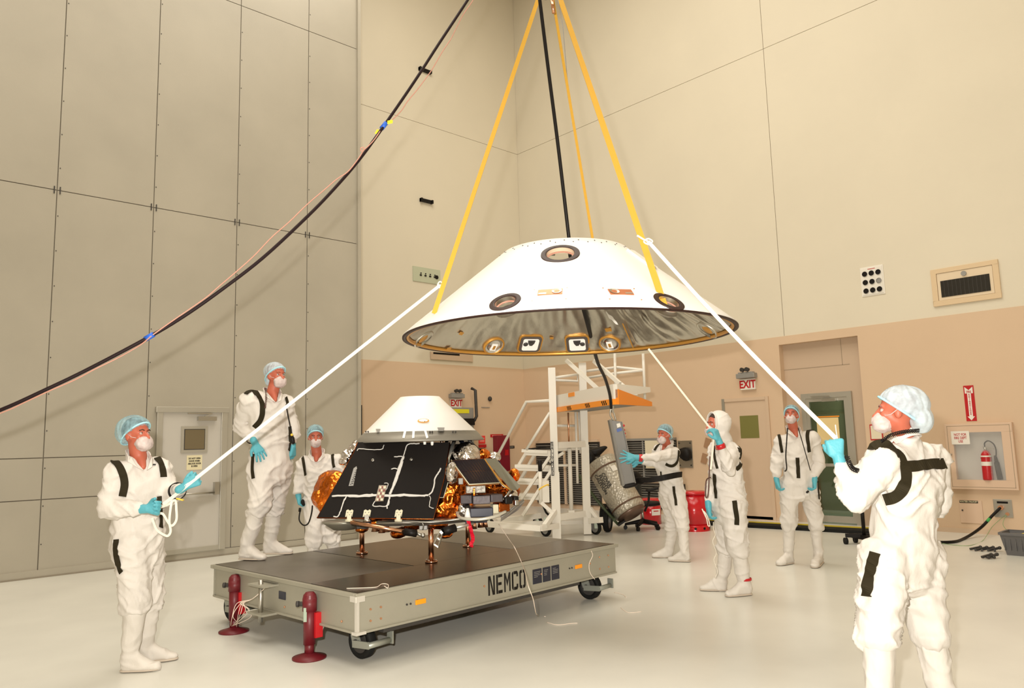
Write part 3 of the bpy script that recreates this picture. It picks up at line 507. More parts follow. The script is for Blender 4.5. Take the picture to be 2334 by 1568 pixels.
pole('guard_post', [sc6(1358, 20, 12), sc6(1366, 350, 11.9)], .022); pole('guard_post', [sc6(1588, 20, 11.8), sc6(1604, 390, 11.8)], .022)
pole('hand_rail', [sc6(400, 860, 12.9), sc6(640, 412, 12.7), sc6(830, 402, TA)], .024); pole('hand_rail', [sc6(640, 800, 12.3), sc6(830, 500, TA)], .022)
for a_, b_, tt in (((530, 1010), (650, 810), 12.9), ((600, 1035), (720, 820), 12.8), ((600, 1200), (830, 860), 12.4), ((612, 1335), (850, 960), 12.2), ((830, 900), (945, 825), 12.6)): bar('stringer', [sc6(*a_, tt), sc6(*b_, tt-.1)], .045)
for i, (x0, y0, x1, y1) in enumerate(((625, 808, 835, 818), (565, 932, 840, 940), (555, 1042, 800, 1050), (575, 1165, 755, 1168))):
    a_, b_ = sc6(x0, y0, 12.75), sc6(x1, y1, 12.55); obj('tread', MB().beam(a_, b_, .24, .05).beam(a_-Z*.03-FH*.1, b_-Z*.03-FH*.1, .02, .09), m_sw, rs)
obj('tread_mat', MB().beam(sc6(635, 798, 12.75), sc6(815, 780, 12.6), .2, .02), m_black, rs)
bar('base_tube', [sc6(290, 1402, 11.6), sc6(750, 1440, 11.7), sc6(890, 1418, 12.05)], .085); bar('base_tube', [sc6(400, 1385, 12.6), sc6(750, 1335, 12.9)], .09); bar('base_tube', [sc6(350, 1400, 12), sc6(900, 1395, 12.5), sc6(1110, 1385, 12.7)], .06)
bar('corner_brace', [sc6(875, 1300, 12.05), sc6(790, 1420, 11.75)], .07); bar('corner_brace', [sc6(760, 1230, 12.0), sc6(850, 1312, 12.0)], .055); bar('corner_brace', [sc6(1158, 1275, 12.4), sc6(1225, 1365, 12.3)], .055); bar('base_tube', [sc6(1160, 1378, 12.45), sc6(1246, 1372, 12.2)], .09)
pole('lift_post', [sc6(752, 975, 12.0), sc6(757, 1240, 12.0)], .03); pole('black_grip', [sc6(750, 885, 12.0), sc6(752, 975, 12.0)], .032, m_black)
obj('counterweight', MB().beam(sc6(792, 1055, 12.05), sc6(796, 1225, 12.05), .12, .1), m_sw, rs)
obj('yellow_tie', MB().tube(cat([sc6(745, 1125, 11.95), sc6(770, 1105, 11.93), sc6(815, 1085, 11.93), sc6(812, 1100, 12.05), sc6(760, 1120, 12.06)], 4, True), .012, 6, closed=True), m_yellow, rs)
pole('black_hose', [sc6(770, 1240, 12.1), sc6(800, 1310, 12.2), sc6(860, 1370, 12.2)], .018, m_black)
obj('name_plate', MB().prism([sc6(834, 738, TA-.075), sc6(858, 738, TA-.075), sc6(866, 1012, TA-.08), sc6(843, 1012, TA-.08)], -FH*.006), m_black, rs)
obj('name_ground', MB().prism([sc6(838, 744, TA-.083), sc6(855, 744, TA-.083), sc6(862, 1006, TA-.088), sc6(846, 1006, TA-.088)], -FH*.003), m_white, rs)
for i, ch in enumerate('BALLYMORE'): text(ch, sc6(847.5+i*.75, 760+i*29.5, TA-.096), RH, Z, .075, rs, m_dgrey, sx=.7, bold=.002)
for X_, Y_, tt in ((800, 1505, 11.75), (735, 1455, 12.3), (1205, 1490, 12.35), (345, 1475, 11.6)):
    g_ = onz(1020+X_/3.563, 800+Y_/3.563, 0); wheel(rs, V((g_.x, g_.y, .12)), R*.8+FH*.6, .12, .05, m_grey, 'caster_wheel'); obj('caster_fork', MB().beam(V((g_.x, g_.y, .1))-FH*.05, V((g_.x, g_.y, .3)), .05), mat('pale_green_metal', (.45, .52, .42), .5), rs)
for X_, w_ in ((915, .02), (935, .03)): pass
# ------------------------------------------------------------------ transport cart
N0 = V((2.93, 4.83, 0)); ca = math.radians(3.35); e1 = V((math.cos(ca), math.sin(ca), 0)); e2 = V((-math.sin(ca), math.cos(ca), 0)); CL, CW, ZT = 3.06, 2.25, .52
def D(u, v, z): return N0+e1*u+e2*v+Z*z
def dbox(mb, u0, u1, v0, v1, z0, z1, mi=0): return mb.obox(D((u0+u1)/2, (v0+v1)/2, (z0+z1)/2), e1*(u1-u0)/2, e2*(v1-v0)/2, Z*(z1-z0)/2, mi)
cart = thing('transport_cart', D(CL/2, CW/2, 0), 'low grey wheeled transport cart marked NEMCO carrying the lander', 'cart')
m_cart = mat('cart_paint', (.36, .34, .27), .42, .25, .05, 40, .06, 2)
m_deck = mat('dark_steel_deck', (.1, .083, .066), .27, .85, .02, 9, .25, 1.2, coat=0)
m_deck2 = mat('worn_steel_deck', (.2, .18, .15), .42, .6, .03, 9, .2, 1.5)
for (u0, u1, v0, v1, m) in ((.0, CL, 0, .62, m_deck), (.0, 1.0, .623, CW, m_deck2), (1.003, 2.2, .623, CW, m_deck), (2.203, CL, .623, CW, m_deck2)):
    obj('deck_plate', dbox(MB(), u0+.012, u1-.012 if u1 == CL else u1, v0+(.012 if v0 == 0 else 0), v1-(.012 if v1 == CW else 0), ZT-.02, ZT), m, cart)
for (u0, u1, v0, v1) in ((-.02, CL+.02, -.02, .012), (-.02, CL+.02, CW-.012, CW+.02), (-.02, .012, .012, CW-.012), (CL-.012, CL+.02, .012, CW-.012)): obj('deck_edge', dbox(MB(), u0, u1, v0, v1, ZT-.035, ZT-.004), m_cart, cart, bevel=.004)
for (u0, u1, v0, v1) in ((0, CL, .01, .02), (0, CL, CW-.02, CW-.01), (.01, .02, .02, CW-.02), (CL-.02, CL-.01, .02, CW-.02)): obj('side_panel', dbox(MB(), u0, u1, v0, v1, .25, ZT-.03), m_cart, cart)
for (u0, u1, v0, v1) in ((0, CL, -.005, .05), (0, CL, CW-.05, CW+.005), (-.005, .05, .02, CW-.02), (CL-.05, CL+.005, .02, CW-.02)): obj('bottom_flange', dbox(MB(), u0, u1, v0, v1, .235, .252), m_cart, cart, bevel=.003)
obj('under_frame', dbox(dbox(dbox(MB(), .1, CL-.1, .3, .38, .24, .4), .1, CL-.1, CW-.38, CW-.3, .24, .4), 1.4, 1.6, .1, CW-.1, .24, .4), m_dgrey, cart)
obj('lower_rail', dbox(MB(), .25, CL-.55, .03, .1, .2, .236), m_dgrey, cart)
obj('corner_weld', dbox(dbox(dbox(dbox(MB(), -.012, .012, -.012, .012, .25, .5), -.03, .05, -.026, -.018, .46, .5), -.026, -.018, -.03, .05, .46, .5), -.025, .06, -.027, .03, .236, .256), mat('weld_silver', (.75, .72, .66), .35, .6), cart)
for u, v, z in [(.06*k+.12, -.001, z_) for k in (0, 1.5) for z_ in (.31, .39)]+[(CL-.12-.07*k, -.001, z_) for k in (0, 2) for z_ in (.31, .42)]+[(-.001, .2+.4*k, .3) for k in range(5)]+[(.55+.7*k, -.001, .38+.0*k) for k in range(4)]:
    q_ = D(u+(0 if v > 0 else 0), .01 if v < 0 else v, z) if v < 0 else D(.01, v, z); n_ = -e2 if v < 0 else -e1
    obj('bolt', MB().cyl(q_, q_+n_*.008, .008, n=8), m_copper, cart)
def onside(x, y): return onp(x, y, D(0, .01, 0), e2)
# stencilled name
SL = {'N': [[(0, 0), (.22, 0), (.22, 1), (0, 1)], [(.24, .82), (.24, 1), (.34, 1), (.76, .2), (.76, 0), (.66, 0)], [(.78, 0), (1, 0), (1, 1), (.78, 1)]],
      'E': [[(0, 0), (.24, 0), (.24, 1), (0, 1)], [(.3, 0), (.95, 0), (.95, .16), (.3, .16)], [(.3, .43), (.82, .43), (.82, .58), (.3, .58)], [(.3, .84), (.95, .84), (.95, 1), (.3, 1)]],
      'M': [[(0, 0), (.2, 0), (.2, 1), (0, 1)], [(.8, 0), (1, 0), (1, 1), (.8, 1)], [(.23, 1), (.23, .72), (.48, .3), (.48, .6)], [(.77, 1), (.77, .72), (.52, .3), (.52, .6)]],
      'C': [[(0, .12), (.12, .03), (.24, .0), (.24, 1), (.12, .97), (0, .88)], [(.32, 0), (.85, 0), (1, .12), (1, .3), (.76, .3), (.76, .16), (.32, .16)], [(.32, 1), (.85, 1), (1, .88), (1, .7), (.76, .7), (.76, .84), (.32, .84)]],
      'O': [[(0, .12), (.12, .02), (.42, 0), (.42, .16), (.24, .18), (.24, .82), (.42, .84), (.42, 1), (.12, .98), (0, .88)], [(1, .12), (.88, .02), (.58, 0), (.58, .16), (.76, .18), (.76, .82), (.58, .84), (.58, 1), (.88, .98), (1, .88)]]}
a_ = onside(1113, 1350); b_ = onside(1201, 1330); ht_ = (onside(1157, 1312)-onside(1157, 1345)).length
w_ = (b_-a_).length; lw = w_/5*.8; base_ = D((a_-N0).dot(e1), .01, .295)
for i, ch in enumerate('NEMCO'):
    mb = MB()
    for poly in SL[ch]: mb.prism([base_+e1*(i*w_/5+x*lw)+Z*(y*.155)-e2*.0015 for x, y in poly], -e2*.0012)
    obj('stencil_letter', mb, m_black, cart)
for x0, x1, y in ((1214, 1234, 1314), (1237, 1254, 1311), (1257, 1274, 1308)):
    p_ = onside(x0, y); q_ = onside(x1, y-3); u0, u1 = (p_-N0).dot(e1), (q_-N0).dot(e1)
    o = obj('data_plate', dbox(MB(), u0, u1, .004, .01, .305, .43), mat('plate_navy', (.012, .014, .03), .3), cart, bevel=.002)
    pm = MB()
    for k in range(4): dbox(pm, u0+.012, u0+.012+(u1-u0-.024)*random.uniform(.4, .95), .002, .004, .405-k*.014, .409-k*.014)
    obj('plate_print', pm, m_grey, o)
for x, y in ((958, 1371), (1318, 1291)):
    p_ = onside(x, y); u = (p_-N0).dot(e1); z_ = p_.z; obj('reflector', dbox(MB(), u-.05, u+.05, .0, .01, z_-.018, z_+.018), mat('reflector_orange', (.95, .33, .01), .25), cart, bevel=.004)
    for k in (1, 2): obj('bolt', MB().cyl(D(u-.06-.035*k, .01, z_), D(u-.06-.035*k, .004, z_), .008, n=8), m_dgrey, cart)
def onend(x, y): return onp(x, y, D(.01, 0, 0), e1)
p_ = onend(644, 1357); v_ = (p_-N0).dot(e2); obj('data_plate', dbox(MB(), .004, .01, v_-.05, v_+.05, p_.z-.03, p_.z+.03), MATS['plate_navy'], cart)
# tow pin and brackets on the left end
p_ = onend(618, 1330); v_ = (p_-N0).dot(e2)
obj('tow_bracket', dbox(dbox(MB(), -.13, .01, v_-.12, v_+.12, .45, .465), -.13, .01, v_-.12, v_+.12, .23, .245), m_cart, cart); obj('tow_pin', MB().cyl(D(-.08, v_, .17), D(-.08, v_, .5), .018, n=14), m_steel, cart)
# casters
m_fork = mat('fork_grey', (.33, .34, .29), .4, .4)
def caster(g, ax, label=None):
    g = V((g.x, g.y, 0)); ax = V(ax).normalized(); fw = Z.cross(ax); hb = g+Z*.125
    o = obj('caster', MB().obox(g+Z*.225-fw*.02, ax*.07, fw*.08, Z*.012).beam(g+Z*.215+ax*.055+fw*.03, hb+ax*.055, .085, .012, ax).beam(g+Z*.215-ax*.055+fw*.03, hb-ax*.055, .085, .012, ax), m_fork, cart)
    obj('wheel', MB().lathe(hb-ax*.035, [(.085, 0), (.115, 0), (.125, .012), (.125, .058), (.115, .07), (.085, .07), (.085, 0)], 32, ax), m_rubber, o)
    obj('hub', MB().cyl(hb-ax*.03, hb+ax*.03, .084, n=28).cyl(hb-ax*.075, hb+ax*.075, .022, n=14), m_dgrey, o)
    b0 = hb+ax*.1*0; obj('brake_bar', MB().beam(hb-ax*.075+fw*.02-Z*.01, hb-ax*.075-fw*.16+Z*.0, .05, .01, ax).cyl(hb-ax*.09-fw*.16, hb+ax*.12-fw*.16+Z*.0, .022, n=14).obox(hb+ax*.13-fw*.16+Z*.02, ax*.006, fw*.03, Z*.045), m_fork, o)
    return o
for g_ in (onz(826, 1500, 0), onz(1345, 1365, 0)): caster(g_, -e2*.8+e1*-.6) if False else caster(g_, (RH*.62+FH*.78))
caster(onz(533, 1415, 0), RH*.62+FH*.78); caster(D(CL-.15, CW-.2, 0), e1)
m_jack = mat('dark_red_jack', (.13, .007, .012), .45, .0, 0)
def jack(gx, gy, s_):
    g = onz(gx, gy, 0); o = obj('jack', MB().cyl(g+Z*.1, g+Z*.38, .045, n=20).cyl(g+Z*.34, g+Z*.43, .053, n=20).lathe(g, [(.053, .43), (.047, .455), (.03, .475), (0, .48)], 20, smooth=False), m_jack, cart)
    obj('jack_foot', MB().lathe(g, [(0, 0), (.125, 0), (.125, .012), (.06, .03), (.035, .04), (0, .04)], 28).cyl(g+Z*.03, g+Z*.12, .036, n=16), m_jack, o)
    obj('crank_stub', MB().cyl(g+Z*.39, g+Z*.39-RH*.09, .018, n=10).cyl(g+Z*.39-RH*.08, g+Z*.39-RH*.1, .022, n=10), m_dgrey, o)
    obj('bracket', MB().beam(g+Z*.15+RH*.06, g+Z*.33+RH*.06, .05, .06), m_red, o); obj('strut', MB().prism([g+Z*.18+RH*.09, g+Z*.36+RH*.1, g+Z*.36+RH*.17+FH*.05], FH*.01), m_fork, o)
    if s_: obj('label', MB().obox(g+Z*.32-FH*.049-RH*.02, RH*.012, Z*.05, FH*.002), mat('label_green', (.35, .42, .33), .6), o)
jack(705, 1500, 1); jack(533, 1440, 0)
# cords
m_cord = mat('white_cord', (.85, .72, .6), .6)
def cord(name, pts, r_, m, label, catg, **k): o = obj(name, MB().tube(cat(pts, 6), r_, 6), m); tag(o, label, catg, **k); return o
cj = onz(533, 1440, 0); mbw = MB()
for k in range(7):
    a_ = at(545, 1375, 6.2)+RH*random.uniform(-.02, .04); pts = [at(604, 1340, 6.1), at(575, 1365, 6.15), a_]+[a_+Z*-random.uniform(.05, .14)+RH*random.uniform(-.07, .09)+FH*random.uniform(-.08, 0)]+[cj+Z*.06+RH*random.uniform(-.12, .12)-FH*random.uniform(.03, .1)]
    mbw.tube(cat(pts, 6), .0025, 5)
o = obj('loose_cords', mbw, m_cord); tag(o, 'tangle of thin pinkish cords hanging over the farther red jack', 'cord')
cord('thin_cord', [at(1137, 1195, 6.9), at(1162, 1232, 6.7), at(1173, 1248, 6.4)]+[onz(1188, 1280, ZT+.004), onz(1196, 1301, ZT+.004), at(1204, 1335, 5.6), at(1215, 1365, 5.65), at(1221, 1395, 5.9), onz(1226, 1402, .004), onz(1243, 1405, .004)], .003, m_cord, 'thin pinkish cord running from the lander over the cart side to floor', 'cord')
cord('thin_cord', [onside(1341, 1255)-e2*.035, onside(1345, 1266)-e2*.03, onside(1341, 1285)-e2*.01, onside(1343, 1305)-e2*.01, onside(1352, 1320)-e2*.02], .003, m_cord, 'short pink cord hanging over the cart side above right wheel', 'cord')
cord('thin_cord', [onz(1246, 1418, .004), onz(1270, 1424, .004), onz(1300, 1421, .004), onz(1316, 1420, .004)], .003, m_cord, 'short piece of cord lying flat on floor in front of the cart', 'cord')
cord('thin_cord', [onz(1400, 1350, .004), onz(1420, 1355, .004), onz(1427, 1362, .004)], .003, m_cord, 'tiny curl of cord on the floor beside right cart wheel', 'cord')
cord('thin_cord', [onz(1415, 1385, .004), onz(1432, 1396, .004), onz(1462, 1394, .004)], .003, m_cord, 'pale bent cord on floor right of the cart, nearest the hooded person', 'cord')
cord('thin_cord', [onz(790, 1341, ZT+.004), onz(830, 1340, ZT+.004), onz(858, 1338, ZT+.004), onz(870, 1331, ZT+.008), onz(884, 1332, ZT+.004), onz(884, 1340, ZT+.004), onz(876, 1336, ZT+.01)], .003, m_cord, 'curled thin cord on the cart deck near its front corner', 'cord')
# ------------------------------------------------------------------ raised backshell and its rigging
def ribbon(mb, pts, w_, th, nrm, mi=0):
    pts = [V(p) for p in pts]; k = len(pts); vs = []
    for i, p in enumerate(pts):
        d = (pts[min(i+1, k-1)]-pts[max(i-1, 0)]).normalized(); n_ = nrm[i] if isinstance(nrm, list) else nrm; s_ = d.cross(V(n_)).normalized(); n2 = s_.cross(d)
        vs += [p-s_*w_/2-n2*th/2, p+s_*w_/2-n2*th/2, p+s_*w_/2+n2*th/2, p-s_*w_/2+n2*th/2]
    fs = [(4*i+j, 4*i+(j+1) % 4, 4*i+4+(j+1) % 4, 4*i+4+j) for i in range(k-1) for j in range(4)]+[(0, 3, 2, 1), (4*k-4, 4*k-3, 4*k-2, 4*k-1)]
    return mb.add(vs, fs, mi)
BT = 6.15; BC = at(1294.5, 767.5, BT); BR_, Br, BH = 1.328, .51, .685
m_shell = mat('white_ablator', (.86, .83, .78), .5, 0, .02, 80)
m_foil = mat('silver_foil', (.6, .57, .5), .3, 1, .12, 14, .08, 3, detail=3)
m_gold = mat('gold_tape', (.6, .3, .06), .35, .6)
m_bezel = mat('burnt_brown_bezel', (.025, .008, .005), .5, spec=.3)
bs = thing('aeroshell_backshell', BC, 'large white conical backshell hanging on yellow straps, silver foil inside', 'backshell')
mb = MB(); NS = 112
prof = [(BR_, 0), (BR_-.004, .014)]+[(BR_-(BR_-Br)*(h/10.)-.004*0, .014+(BH-.014)*h/10.) for h in range(1, 11)]
inner = [(Br-.03, BH), (Br-.035, BH-.03)]+[(Br-.035+(BR_-Br)*(h/10.), BH-.03-(BH-.05)*h/10.) for h in range(1, 11)]+[(BR_-.03, 0)]
mb.lathe(BC, prof+inner, NS, Z, closed=True)
shell = obj('shell', mb, m_shell, bs)
bvo = BVHTree.FromPolygons(MB().lathe(BC, prof, NS).v, MB().lathe(BC, prof, NS).f)
def cone_hit(x, y, far=False):
    o_ = CAMP.copy(); d = ray(x, y).normalized(); h = None
    for _ in range(3):
        r_ = bvo.ray_cast(o_, d)
        if r_[0] is None: break
        h = r_; o_ = r_[0]+d*.02
        if not far: break
    p = h[0]; rad = V((p.x-BC.x, p.y-BC.y, 0)).normalized(); sl = math.atan2(BR_-Br, BH); n_ = (rad*math.cos(sl)*1+Z*math.sin(sl)); n_ = (rad*BH+Z*(BR_-Br)).normalized(); return p, n_, rad
_q = MB().lathe(BC, [(BR_-.05, .02), (Br-.05, BH-.03)], 160); bvi = BVHTree.FromPolygons(_q.v, _q.f)
def cone_in(x, y):                                                     # point on the lining of the far wall, normal pointing into the shell
    r_ = bvi.ray_cast(CAMP, ray(x, y).normalized())
    if r_[0] is None: return None
    p = r_[0]; rad = V((p.x-BC.x, p.y-BC.y, 0)).normalized(); return p, -(rad*BH+Z*(BR_-Br)).normalized(), rad
ports = [(1277, 578, .108, .145), (1151, 688, .078, .113), (1525, 687, .078, .113)]
cut = MB(); HP = []
for x, y, r_, ro in ports:
    p, n_, rad = cone_hit(x, y); HP.append((p, n_, rad)); cut.cyl(p-n_*.12, p+n_*.12, r_, n=32)
me = bpy.data.meshes.new('c'); me.from_pydata(cut.v, [], cut.f); co = bpy.data.objects.new('c', me); COL.objects.link(co)
bmt = bmesh.new(); bmt.from_mesh(me); bmesh.ops.remove_doubles(bmt, verts=bmt.verts, dist=1e-5); bmesh.ops.recalc_face_normals(bmt, faces=bmt.faces); bmt.to_mesh(me); bmt.free()
bo = shell.modifiers.new('b', 'BOOLEAN'); bo.operation = 'DIFFERENCE'; bo.object = co; bo.solver = 'EXACT'
dg = bpy.context.evaluated_depsgraph_get(); me2 = bpy.data.meshes.new_from_object(shell.evaluated_get(dg)); shell.modifiers.clear(); shell.data = me2; COL.objects.unlink(co); bpy.data.objects.remove(co)
for p in me2.polygons: p.use_smooth = len(p.vertices) <= 4 and p.area < .02
for (x, y, r_, ro), (p, n_, rad) in zip(ports, HP):
    o = obj('port_bezel', MB().lathe(p-n_*.003, [(r_-.004, -.02), (r_-.004, .006), (r_+.004, .008), (ro-.004, .006), (ro-.002, -.002)], 40, n_, smooth=False), m_bezel, bs)
    obj('port_lining', MB().lathe(p, [(r_-.006, -.045), (r_-.006, .0)], 32, n_), m_foil if r_ < .1 else m_tan, o)
    obj('inner_ring', MB().lathe(p, [(r_-.012, -.035), (r_-.006, -.03), (r_-.006, -.04), (r_-.012, -.04)], 32, n_), mat('pink_ring', (.6, .3, .22), .4), o)
for (x, y) in ((1151, 688), (1525, 687)):
    p, n_, rad = cone_hit(x, y); obj('bracket_cup', MB().lathe(p-n_*.1, [(0, -.0), (.05, .005), (.085, .03)], 24, n_), m_foil, bs)
# copper thruster recesses on the outside
for x, y, s_ in ((1254, 666, 1), (1415, 666, -1)):
    p, n_, rad = cone_hit(x, y); tx = Z.cross(n_).normalized(); tx = tx if tx.dot(R) > 0 else -tx; ty = n_.cross(tx); ty = ty if ty.z > 0 else -ty
    o = obj('thruster_window', MB().obox(p+n_*.001, tx*.082, ty*.034, n_*.004), mat('copper_pit', (.5, .17, .07), .35, .5), bs)
    obj('nozzle_cup', MB().lathe(p+tx*.045*s_+n_*.004+ty*.004, [(.034, .004), (.02, .001), (.0, -.0)], 20, n_).obox(p-tx*.05*s_+n_*.005-ty*.02, tx*.025, ty*.008, n_*.002), m_foil, o)
    for a_ in (-1, 1):
        for b_ in (-1, 1): obj('screw', MB().cyl(p+tx*.11*a_+ty*(.05 if b_ > 0 else -.1), p+tx*.11*a_+ty*(.05 if b_ > 0 else -.1)+n_*.004, .005, n=6), m_copper, bs)
for k in range(60):
    a_ = k*2*math.pi/60+.013*(k % 3); rd = V((math.cos(a_), math.sin(a_), 0)); hh = .93+.03*(k % 2); p = BC+rd*(BR_-(BR_-Br)*hh)+Z*(BH*hh); n_ = (rd*BH+Z*(BR_-Br)).normalized(); obj('rivet', MB().cyl(p, p+n_*.004, .005, n=6), m_dgrey, bs)
p, n_, rad = cone_hit(1462, 592); tx = Z.cross(n_).normalized(); ty = n_.cross(tx)
obj('cover_tab', MB().obox(p+n_*.008, tx*.05, ty*.13, n_*.01), m_white, bs, bevel=.004)
obj('rim_line', MB().lathe(BC, [(BR_+.002, -.006), (BR_+.002, .004), (BR_-.03, .002), (BR_-.03, -.006)], NS, Z, closed=True), m_bezel, bs)
obj('rim_tape', MB().lathe(BC, [(BR_-.031, -.004), (BR_-.028, .012), (BR_-.052, .03), (BR_-.05, -.002)], NS, Z, closed=True), m_gold, bs)
# foil lining, wrinkled
mb = MB(); NP = 26; vs = []; NQ = 320
for i in range(NP+1):
    f_ = i/NP; r0 = BR_-.055-(BR_-Br)*f_*.97; h0 = .028+(BH-.07)*f_
    for j in range(NQ):
        a_ = 2*math.pi*j/NQ; e_ = V((math.cos(a_), math.sin(a_), 0)); sd = max(0, min(1, .5+.9*e_.dot(RH)-.1)); n1 = noise.noise(V((a_*3.2, f_*1.5, 2))); n2 = noise.noise(V((a_*9+n1*2, f_*2.2+n1*1.5, 4))); n3 = noise.noise(V((a_*26+n2*2, f_*5+a_*6, 9)))
        dr = (.004+.02*sd)*((.6-abs(n2)*3.2)+n1*.8)+(.002+.004*sd)*(.5-3*abs(n3)); dr = 0 if i == 0 else dr-.008
        vs.append(BC+V((math.cos(a_), math.sin(a_), 0))*(r0+min(dr, .012))+Z*h0)
mb.add(vs, [(i*NQ+j, i*NQ+(j+1) % NQ, (i+1)*NQ+(j+1) % NQ, (i+1)*NQ+j) for i in range(NP) for j in range(NQ)], 0, True)
keep = []                                                             # leave the lining open behind the three through ports
for f in mb.f:
    c_ = sum((mb.v[i] for i in f), V((0, 0, 0)))/4
    keep.append(not any((c_-p).length < r_*1.15 for (x, y, r_, ro), (p, n_, rad) in zip(ports, HP)))
mb.f = [f for f, k in zip(mb.f, keep) if k]; mb.m = mb.m[:len(mb.f)]; mb.sm = mb.sm[:len(mb.f)]
obj('foil_lining', mb, m_foil, bs)
m_gtape = mat('amber_tape', (.5, .24, .04), .4, .4)
m_ring = mat('white_bright', (.9, .88, .84), .4)
for x, y in ((1125, 787), (1390, 782)):
    p, n_, rad = cone_in(x, y); p = p+n_*.0
    o = obj('inner_port', MB().lathe(p, [(.105, -.01), (.105, .02), (.092, .026), (.088, .01)], 36, n_), m_gtape, bs)
    obj('port_dish', MB().lathe(p, [(.09, .014), (.075, .0), (.05, .012), (0, .02)], 36, n_), mat('dish_silver', (.7, .68, .66), .22, 1), o)
    tx = Z.cross(n_).normalized(); tx = tx if tx.dot(R) > 0 else -tx; ty = n_.cross(tx); ty = ty if ty.z > 0 else -ty
    obj('white_block', MB().obox(p+n_*.016-ty*.01, tx*.028, ty*.04, n_*.006), m_ring, o); obj('tan_core', MB().obox(p+n_*.024-ty*.01, tx*.012, ty*.022, n_*.003), m_gtape, o)
for x, y, s_ in ((1208, 782, -1), (1316, 782, 1)):
    p, n_, rad = cone_in(x, y); tx = Z.cross(n_).normalized(); tx = tx if tx.dot(R) > 0 else -tx; ty = n_.cross(tx); ty = ty if ty.z > 0 else -ty
    def rr_(hw, hh, rc, n=5):
        out = []
        for cx_, cy_, a0_ in ((hw-rc, hh-rc, 0), (-hw+rc, hh-rc, 90), (-hw+rc, -hh+rc, 180), (hw-rc, -hh+rc, 270)):
            for k in range(n+1): a_ = math.radians(a0_+90*k/n); out.append((cx_+rc*math.cos(a_), cy_+rc*math.sin(a_)))
        return out
    P = lambda pts, h: [p+tx*a_+ty*b_+n_*h for a_, b_ in pts]
    o = obj('thruster_bay', MB().prism(P(rr_(.118, .112, .045), 0), n_*.016), m_gtape, bs); obj('dark_frame', MB().prism(P(rr_(.104, .098, .038), .016), n_*.006), mat('frame_grey', (.12, .1, .09), .4, .5), o)
    obj('white_plate', MB().prism(P(rr_(.078, .072, .02), .022), n_*.006), m_ring, o)
    obj('nozzle', MB().prism(P([(-.035, .06), (.035, .06), (.03, .03), (.012, .0), (-.012, .0), (-.03, .03)], .028), n_*.012).cyl(p+ty*.035+n_*.04, p+ty*.035+n_*.05, .012, n=12), m_dgrey, o)
    obj('nozzle', MB().lathe(p+tx*.05*s_*1+ty*.01+n_*.028, [(0, .004), (.014, .012), (.024, .004), (.024, 0)], 18, n_), m_dgrey, o)
for x, y in ((965, 772), (1612, 752)):
    p, n_, rad = cone_in(x, y); p = p-n_*.01; o = obj('inner_port', MB().lathe(p, [(.1, -.01), (.1, .02), (.088, .024), (.084, .0), (0, .01)], 30, n_), m_foil, bs); obj('inner_disc', MB().lathe(p, [(.05, .012), (.04, .016), (0, .018)], 20, n_), m_gtape, o)
for x, y, w1 in ((1050, 758, .05), (990, 793, .04), (1022, 793, .05), (1073, 804, .05), (1257, 769, .035), (1387, 750, .06), (1608, 775, .04), (1567, 782, .04), (1522, 790, .03), (1180, 809, .04), (1240, 809, .05), (1298, 809, .04), (1350, 809, .05), (1430, 800, .06), (1450, 796, .07)):
    h_ = cone_in(x, y)
    if not h_: continue
    p, n_, rad = h_; tx = Z.cross(n_).normalized(); a_ = random.uniform(-.4, .4); ex_ = tx*math.cos(a_)+n_.cross(tx)*math.sin(a_)
    obj('tape_patch', MB().obox(p+n_*.012, ex_*w1*.5, n_.cross(ex_)*w1*.33, n_*.002), m_gtape, bs)
pa = [cone_in(1420, 735), cone_in(1444, 790)]
obj('tape_seam', ribbon(MB(), [pa[0][0]+pa[0][1]*.014, pa[1][0]+pa[1][1]*.014], .012, .002, pa[0][1]), m_gtape, bs)
# lifting gear
hd = (BC-CAMP).dot(FH)
def atp(x, y, dd=0.): r_ = ray(x, y); return CAMP+r_*((hd+dd)/r_.dot(FH))
hk = thing('crane_hook', atp(1243, -40), 'dark crane hook at the top edge where the yellow straps meet', 'hook')
obj('hook_block', MB().hull(sph(atp(1246, -40), (.05, .04, .09))+sph(atp(1243, -4), (.025, .02, .012))), m_black, hk); obj('hook_ring', MB().tube([atp(1243, -30)+RH*.09*math.cos(a_)+Z*.06*math.sin(a_) for a_ in [k*.4488 for k in range(14)]], .012, 8, closed=True), m_steel, hk)
obj('hook_rope', MB().cyl(atp(1246, -40), V((*atp(1246, -40).xy, 13.9)), .02, n=8), m_black, hk)
sl = cone_hit(990, 716); sr = HP[2][0]-HP[2][1]*.06; sb = at(1352, 552, 6.9)
def strap(name, p, q, w_, label):
    n = 14; pts = [p.lerp(q, i/n) for i in range(n+1)]; nr = [(-F+R*.25*math.sin(i*.5)) for i in range(n+1)]; o = obj(name, ribbon(MB(), pts, w_, .005, nr), mat('strap_webbing', (.62, .34, .03), .7, 0, .3, 400)); tag(o, label, 'strap'); return o
strap('lifting_strap', atp(1237, -34), sl[0]+sl[1]*.005, .034, 'yellow lifting strap on the left going down to the shell\'s left edge')
s2 = strap('lifting_strap', atp(1264, -40), sr, .045, 'broad yellow lifting strap entering the shell\'s right outer port')
strap('lifting_strap', atp(1254, -40), sb, .024, 'thinnest yellow strap, the middle one, ending behind the shell top')
obj('metal_sleeve', MB().cyl(at(1258, 0, 6.3), at(1262, 30, 6.3), .014, n=8), m_copper, s2)
o = obj('signal_wire', MB().tube([at(1272, 0, 6.4), at(1283, 60, 6.5), at(1298, 240, 6.8)], .003, 5), m_grey); tag(o, 'very thin grey wire beside the thin yellow strap', 'wire')
